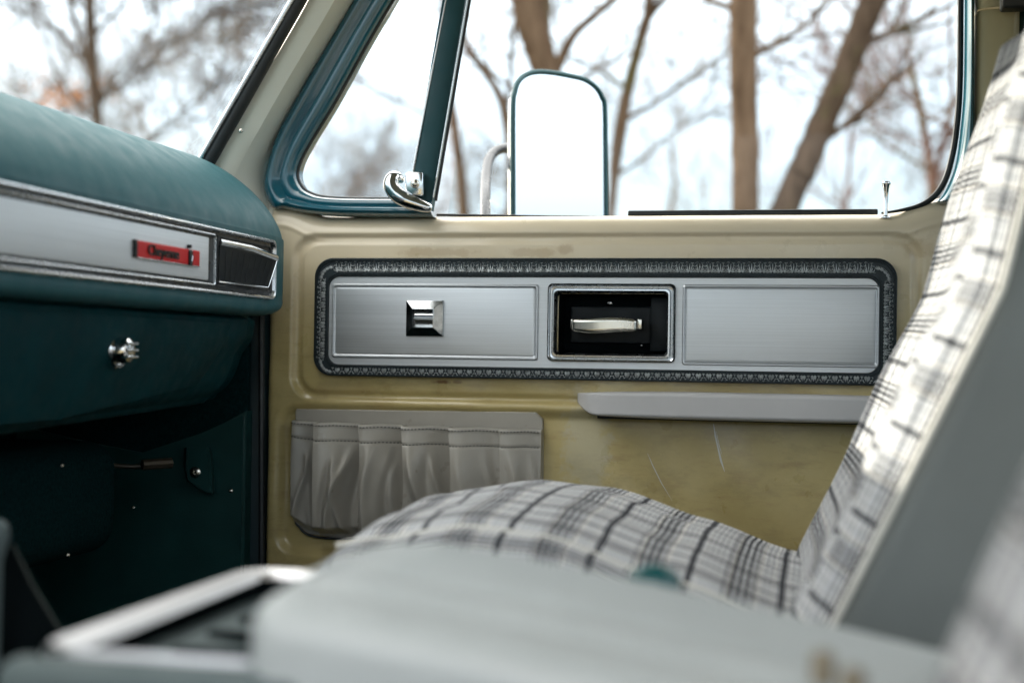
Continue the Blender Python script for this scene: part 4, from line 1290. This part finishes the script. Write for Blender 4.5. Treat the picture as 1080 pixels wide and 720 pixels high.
def pxtree(name, label, stems, Y, mat, group=None, twigs=(), lvl=2, seed=1, cat='tree'):
    """stems: list of ([(px,py)...], [width px...]) measured on the photo at distance Y; the first reaches the ground"""
    rnd_ = random.Random(seed)
    b0 = P(*stems[0][0][0], Y); b1_ = P(*stems[0][0][1], Y); base = Vector((b0.x - (b1_.x - b0.x) / (b1_.z - b0.z) * (b0.z - GROUND) * .9, Y, GROUND))
    root = thing(name, base, label, cat, group)
    s = 1 / F * Y * 1.0
    bm = bmesh.new(); bc = bmesh.new(); first = True
    for (pp_, ww) in stems:
        pts_ = [P(a, b, Y) for a, b in pp_]; rad = [w * s / 2 for w in ww]
        dup_ = (pts_[-1] - pts_[-2]).normalized()
        if first:
            sl_ = (pts_[1].x - pts_[0].x) / (pts_[1].z - pts_[0].z); low = Vector((pts_[0].x - sl_ * (pts_[0].z - GROUND) * .9, Y, GROUND - .05))
            pts_ = [low, low.lerp(pts_[0], .35)] + pts_; rad = [rad[0] * 1.5, rad[0] * 1.1] + rad
        cp = catmull(pts_, 5); cr = []
        for k in range(len(cp)):
            f_ = k / 5; i_ = min(len(rad) - 1, int(f_)); j_ = min(len(rad) - 1, i_ + 1)
            cr.append(lerp(rad[i_], rad[j_], f_ - i_) * rnd_.uniform(.93, 1.07))
        tube(bm if first else bc, cp, cr, 14, cap=False)
        # crown continues above the stem
        e = cp[-1]; r_ = cr[-1]
        for _ in range(2):
            dd = (dup_ + Vector((rnd_.uniform(-.5, .5), rnd_.uniform(-.5, .5), .25))).normalized()
            grow(bc, e - dup_ * .02, dd, Y * .17, r_ * .75, 3, rnd_, .006 * Y / 8)
        for t_, side in twigs if first or True else ():
            k = int(t_ * (len(cp) - 1)); dd = Vector((side, rnd_.uniform(-.6, .6), rnd_.uniform(.2, .9)))
            grow(bc, cp[k], dd, Y * .10, min(cr[k] * .45, .02), lvl, rnd_, .0045 * Y / 8)
        first = False
    obj('trunk', bm, mat, root, ang=60); obj('crown', bc, mat, root, ang=60)
    return root
pxtree('forked_tree', 'thick pale brown tree that forks just above the side mirror', [([(585, 225), (583, 150), (577, 75)], [30, 30, 31]), ([(578, 80), (568, 50), (557, 10), (552, -40)], [29, 34, 36, 36]), ([(583, 85), (592, 62), (606, 36), (630, 14), (660, -12)], [12, 12, 11, 9, 8])], 8.0, M['bark'], twigs=[(.9, .9), (.8, -.6)], seed=3)
pxtree('slim_tree', 'slim mossy tree curving left just left of the side mirror', [([(539, 225), (538, 175), (533, 120), (522, 92), (505, 68), (490, 40), (480, 0)], [9, 9, 12, 10, 8, 8, 7]), ([(533, 122), (538, 85), (542, 40), (545, 0)], [7, 5, 4, 4])], 8.5, M['bark'], twigs=[(.5, -.9), (.8, .8), (.7, -.5)], seed=5)
pxtree('leaning_sapling', 'straight bare sapling seen right beside the quarter light divider bar', [([(489, 225), (484, 170), (476, 110), (470, 60), (468, 0)], [13, 12, 10, 9, 8])], 9.0, M['bark'], twigs=[(.3, 1), (.6, -1), (.8, .7)], seed=8)
pxtree('slender_tree', 'slender grey tree right of the side mirror, splitting near the top', [([(645, 225), (650, 165), (660, 105), (672, 55), (682, 20)], [9, 14, 14, 12, 12]), ([(681, 24), (683, 0), (682, -30)], [9, 8, 8]), ([(681, 24), (692, 8), (706, -18)], [8, 8, 7])], 8.5, M['bark'], twigs=[(.4, 1), (.7, -.8), (.6, .8)], seed=11)
pxtree('upright_tree', 'upright brown tree trunk filling the middle of the side window', [([(786, 225), (786, 150), (784, 80), (784, 0), (783, -40)], [29, 30, 28, 28, 28])], 7.0, M['bark'], twigs=[(.7, 1), (.8, -1)], lvl=1, seed=13)
pxtree('leaning_tree', 'dark brown tree trunk leaning to the right behind the lock knob', [([(826, 225), (846, 180), (868, 128), (890, 78), (908, 30), (930, -20)], [29, 29, 28, 27, 27, 27])], 7.0, M['bark_dark'], twigs=[(.5, 1), (.8, .6)], lvl=1, seed=17)
pxtree('reddish_tree', 'thin reddish many-branched tree near the rear window corner', [([(985, 225), (982, 180), (975, 140), (968, 100), (958, 60)], [10, 9, 8, 7, 5]), ([(984, 195), (995, 150), (1003, 110), (1004, 60)], [7, 6, 5, 4]), ([(978, 165), (1005, 140), (1020, 120)], [4, 4, 3])], 9.0, M['bark_red'], twigs=[(.3, 1), (.5, -1), (.6, .6), (.8, -.7), (.4, .9), (.9, .9), (.7, 1), (.6, -.9)], lvl=2, seed=19)
pxtree('dark_tree', 'dark bare tree with a straight stem seen through the windshield', [([(104, 225), (103, 140), (99, 90), (96, 40), (94, -20)], [13, 12, 13, 12, 11]), ([(98, 85), (86, 50), (76, 10), (70, -20)], [7, 6, 6, 5]), ([(101, 105), (125, 80), (150, 55), (165, 20)], [4, 3, 3, 2])], 9.0, M['bark_dark'], twigs=[(.4, 1), (.55, -1), (.6, 1), (.75, -.8), (.85, .9), (.9, -.9)], lvl=3, seed=23)

# taller bare trees farther out: three grown once, then copied
def free_tree(seed, H, r, mat, name, label, group):
    rnd_ = random.Random(seed); root = thing(name, (0, 0, GROUND), label, 'tree', group)
    bm = bmesh.new(); bc = bmesh.new(); pts_ = []; rad = []; n = 7
    for k in range(n + 1):
        t = k / n; pts_.append(Vector((rnd_.uniform(-.12, .12) * t * 2, rnd_.uniform(-.12, .12) * t * 2, H * .75 * t))); rad.append(r * (1 - .7 * t))
    tube(bm, pts_, rad, 9, cap=False)
    for k in range(2, n + 1):
        for _ in range(2):
            a = rnd_.uniform(0, 6.28); d = Vector((math.cos(a), math.sin(a), rnd_.uniform(.2, .9)))
            grow(bc, pts_[k], d, H * rnd_.uniform(.18, .30), rad[k] * .55, 3, rnd_, .007)
    o1 = obj('trunk', bm, mat, root); o2 = obj('crown', bc, mat, root)
    for o in (o1, o2): o.location = (0, 0, 0)
    return root, (o1, o2)
protos = [free_tree(31, 8.5, .13, M['bark_dark'], 'bare_tree', '', ''), free_tree(37, 7.5, .10, M['bark'], 'bare_tree', '', ''), free_tree(41, 9.5, .16, M['bark_red'], 'bare_tree', '', '')]
for k, (r_, ch) in enumerate(protos):
    for c_ in ch: c_.location = (0, 0, 0)
spots = [(15, 30, 0), (300, 40, 0), (545, 36, 1), (150, 30, 1), (225, 24, 1), (60, 38, 2), (350, 34, 1), (430, 38, 0), (705, 32, 1), (890, 36, 2), (1030, 28, 0), (1120, 30, 1)]
used = set()
GRP = 'bare winter trees standing farther off'
for n_, (px, dist, k) in enumerate(spots):
    root, ch = protos[k]
    if k in used:
        root = root.copy(); COL.objects.link(root)
        for c_ in ch:
            cp_ = c_.copy(); COL.objects.link(cp_); cp_.parent = root
    used.add(k)
    d = ray(px, 378); d.z = 0; d.normalize(); p = d * dist
    root.location = (p.x, p.y, GROUND); root.rotation_euler = (0, 0, random.uniform(0, 6.28)); s_ = random.uniform(.85, 1.15); root.scale = (s_, s_, s_)
    root['label'] = 'hazy bare winter tree of thin branches among others farther off'; root['group'] = GRP
# last orange leaves on a small tree by the windshield
rnd_ = random.Random(4); root = thing('oak_sapling', (0, 0, 0), 'small tree holding its last dry orange leaves, low in the windshield', 'tree')
b0 = P(62, 130, 11.0); root.location = (b0.x, 11, GROUND)
bm = bmesh.new(); tube(bm, [Vector((b0.x, 11, GROUND)), Vector((b0.x + .05, 11, 0)), b0], [.04, .03, .02], 8); obj('trunk', bm, M['bark_dark'], root)
bm = bmesh.new(); tips = []
for k in range(8):
    grow(bm, b0 + Vector((0, 0, -.3 + .06 * k)), Vector((rnd_.uniform(-1, 1), rnd_.uniform(-.6, .6), .3)), .8, .012, 2, rnd_, .004)
obj('crown', bm, M['bark_dark'], root)
bm = bmesh.new()
for k in range(110):
    c_ = P(rnd_.gauss(66, 26), rnd_.gauss(101, 10), 11 + rnd_.uniform(-.5, .5)); s_ = rnd_.uniform(.02, .045)
    a = Vector((rnd_.uniform(-1, 1), rnd_.uniform(-1, 1), rnd_.uniform(-1, 1))).normalized(); b = a.orthogonal().normalized()
    bm.faces.new([bm.verts.new(c_ + a * s_), bm.verts.new(c_ + b * s_ * .5), bm.verts.new(c_ - a * s_), bm.verts.new(c_ - b * s_ * .5)])
obj('leaves', bm, M['leaf'], root, smooth=False)

# =================================================================== LIGHT
EL = R(21); AZ = R(19)
w = bpy.data.worlds.new('World'); scene.world = w; w.use_nodes = True
nt = w.node_tree; nt.nodes.clear()
sky = nt.nodes.new('ShaderNodeTexSky'); sky.sky_type = 'NISHITA'; sky.sun_disc = False
sky.sun_elevation = EL; sky.sun_rotation = R(-71); sky.air_density = 1.0; sky.dust_density = 2.5; sky.ozone_density = 1.0
tc = nt.nodes.new('ShaderNodeTexCoord'); mp = nt.nodes.new('ShaderNodeMapping'); mp.inputs['Scale'].default_value = (1, 1, 3)
nz = nt.nodes.new('ShaderNodeTexNoise'); nz.inputs['Scale'].default_value = 2.2; nz.inputs['Detail'].default_value = 6
rp = nt.nodes.new('ShaderNodeValToRGB'); rp.color_ramp.elements[0].position = .38; rp.color_ramp.elements[1].position = .62
rp.color_ramp.elements[0].color = (.55, .55, .55, 1); rp.color_ramp.elements[1].color = (.97, .97, .97, 1)
mx = nt.nodes.new('ShaderNodeMix'); mx.data_type = 'RGBA'
# thin cloud veil, brighter overhead than at the horizon as overcast is
sxy = nt.nodes.new('ShaderNodeSeparateXYZ'); nt.links.new(tc.outputs['Generated'], sxy.inputs[0])
mr_ = nt.nodes.new('ShaderNodeMapRange'); nt.links.new(sxy.outputs[2], mr_.inputs[0])
mr_.inputs[1].default_value = .08; mr_.inputs[2].default_value = .75; mr_.inputs[3].default_value = .60; mr_.inputs[4].default_value = 4.2
vm = nt.nodes.new('ShaderNodeVectorMath'); vm.operation = 'SCALE'
m2 = nt.nodes.new('ShaderNodeMapRange'); nt.links.new(sxy.outputs[2], m2.inputs[0]); m2.inputs[1].default_value = .08; m2.inputs[2].default_value = .5
mc = nt.nodes.new('ShaderNodeMix'); mc.data_type = 'RGBA'; nt.links.new(m2.outputs[0], mc.inputs[0])
mc.inputs[6].default_value = (3.1, 3.75, 4.3, 1); mc.inputs[7].default_value = (3.95, 3.75, 3.5, 1); nt.links.new(mc.outputs[2], vm.inputs[0])
nt.links.new(mr_.outputs[0], vm.inputs[3]); nt.links.new(vm.outputs[0], mx.inputs[7])
bg = nt.nodes.new('ShaderNodeBackground'); bg.inputs[1].default_value = .10
out = nt.nodes.new('ShaderNodeOutputWorld')
L_ = nt.links.new
L_(tc.outputs['Generated'], mp.inputs[0]); L_(mp.outputs[0], nz.inputs['Vector']); L_(nz.outputs['Fac'], rp.inputs[0])
L_(rp.outputs[0], mx.inputs[0]); L_(sky.outputs[0], mx.inputs[6]); L_(mx.outputs[2], bg.inputs[0]); L_(bg.outputs[0], out.inputs[0])
sd = bpy.data.lights.new('sun', 'SUN'); sd.energy = 2.0; sd.angle = R(.6); sd.color = (1.0, .90, .76)
so = bpy.data.objects.new('sun', sd); COL.objects.link(so)
sdir = Vector((-math.cos(EL) * math.cos(AZ), math.cos(EL) * math.sin(AZ), math.sin(EL)))
so.rotation_euler = sdir.to_track_quat('Z', 'Y').to_euler(); so.location = (-5, 0, 5)

# =================================================================== CAMERA
cd = bpy.data.cameras.new('camera'); cam = bpy.data.objects.new('camera', cd); COL.objects.link(cam)
cam.matrix_world = Matrix(((rt.x, up.x, -fw.x, 0), (rt.y, up.y, -fw.y, 0), (rt.z, up.z, -fw.z, 0), (0, 0, 0, 1)))
cd.sensor_width = 36; cd.lens = 50; cd.clip_start = .02; cd.clip_end = 2000
cd.dof.use_dof = True; cd.dof.focus_distance = 1.94; cd.dof.aperture_fstop = 2.8; cd.dof.aperture_blades = 0
scene.camera = cam
scene.view_settings.view_transform = 'Standard'; scene.view_settings.look = 'None'
scene.view_settings.gamma = 1; scene.view_settings.exposure = 2.22
scene.render.engine = 'CYCLES'
scene.cycles.use_denoising = True
scene.cycles.max_bounces = 10; scene.cycles.diffuse_bounces = 5; scene.cycles.transparent_max_bounces = 16
scene.cycles.sample_clamp_indirect = 6; scene.cycles.caustics_reflective = False; scene.cycles.caustics_refractive = False
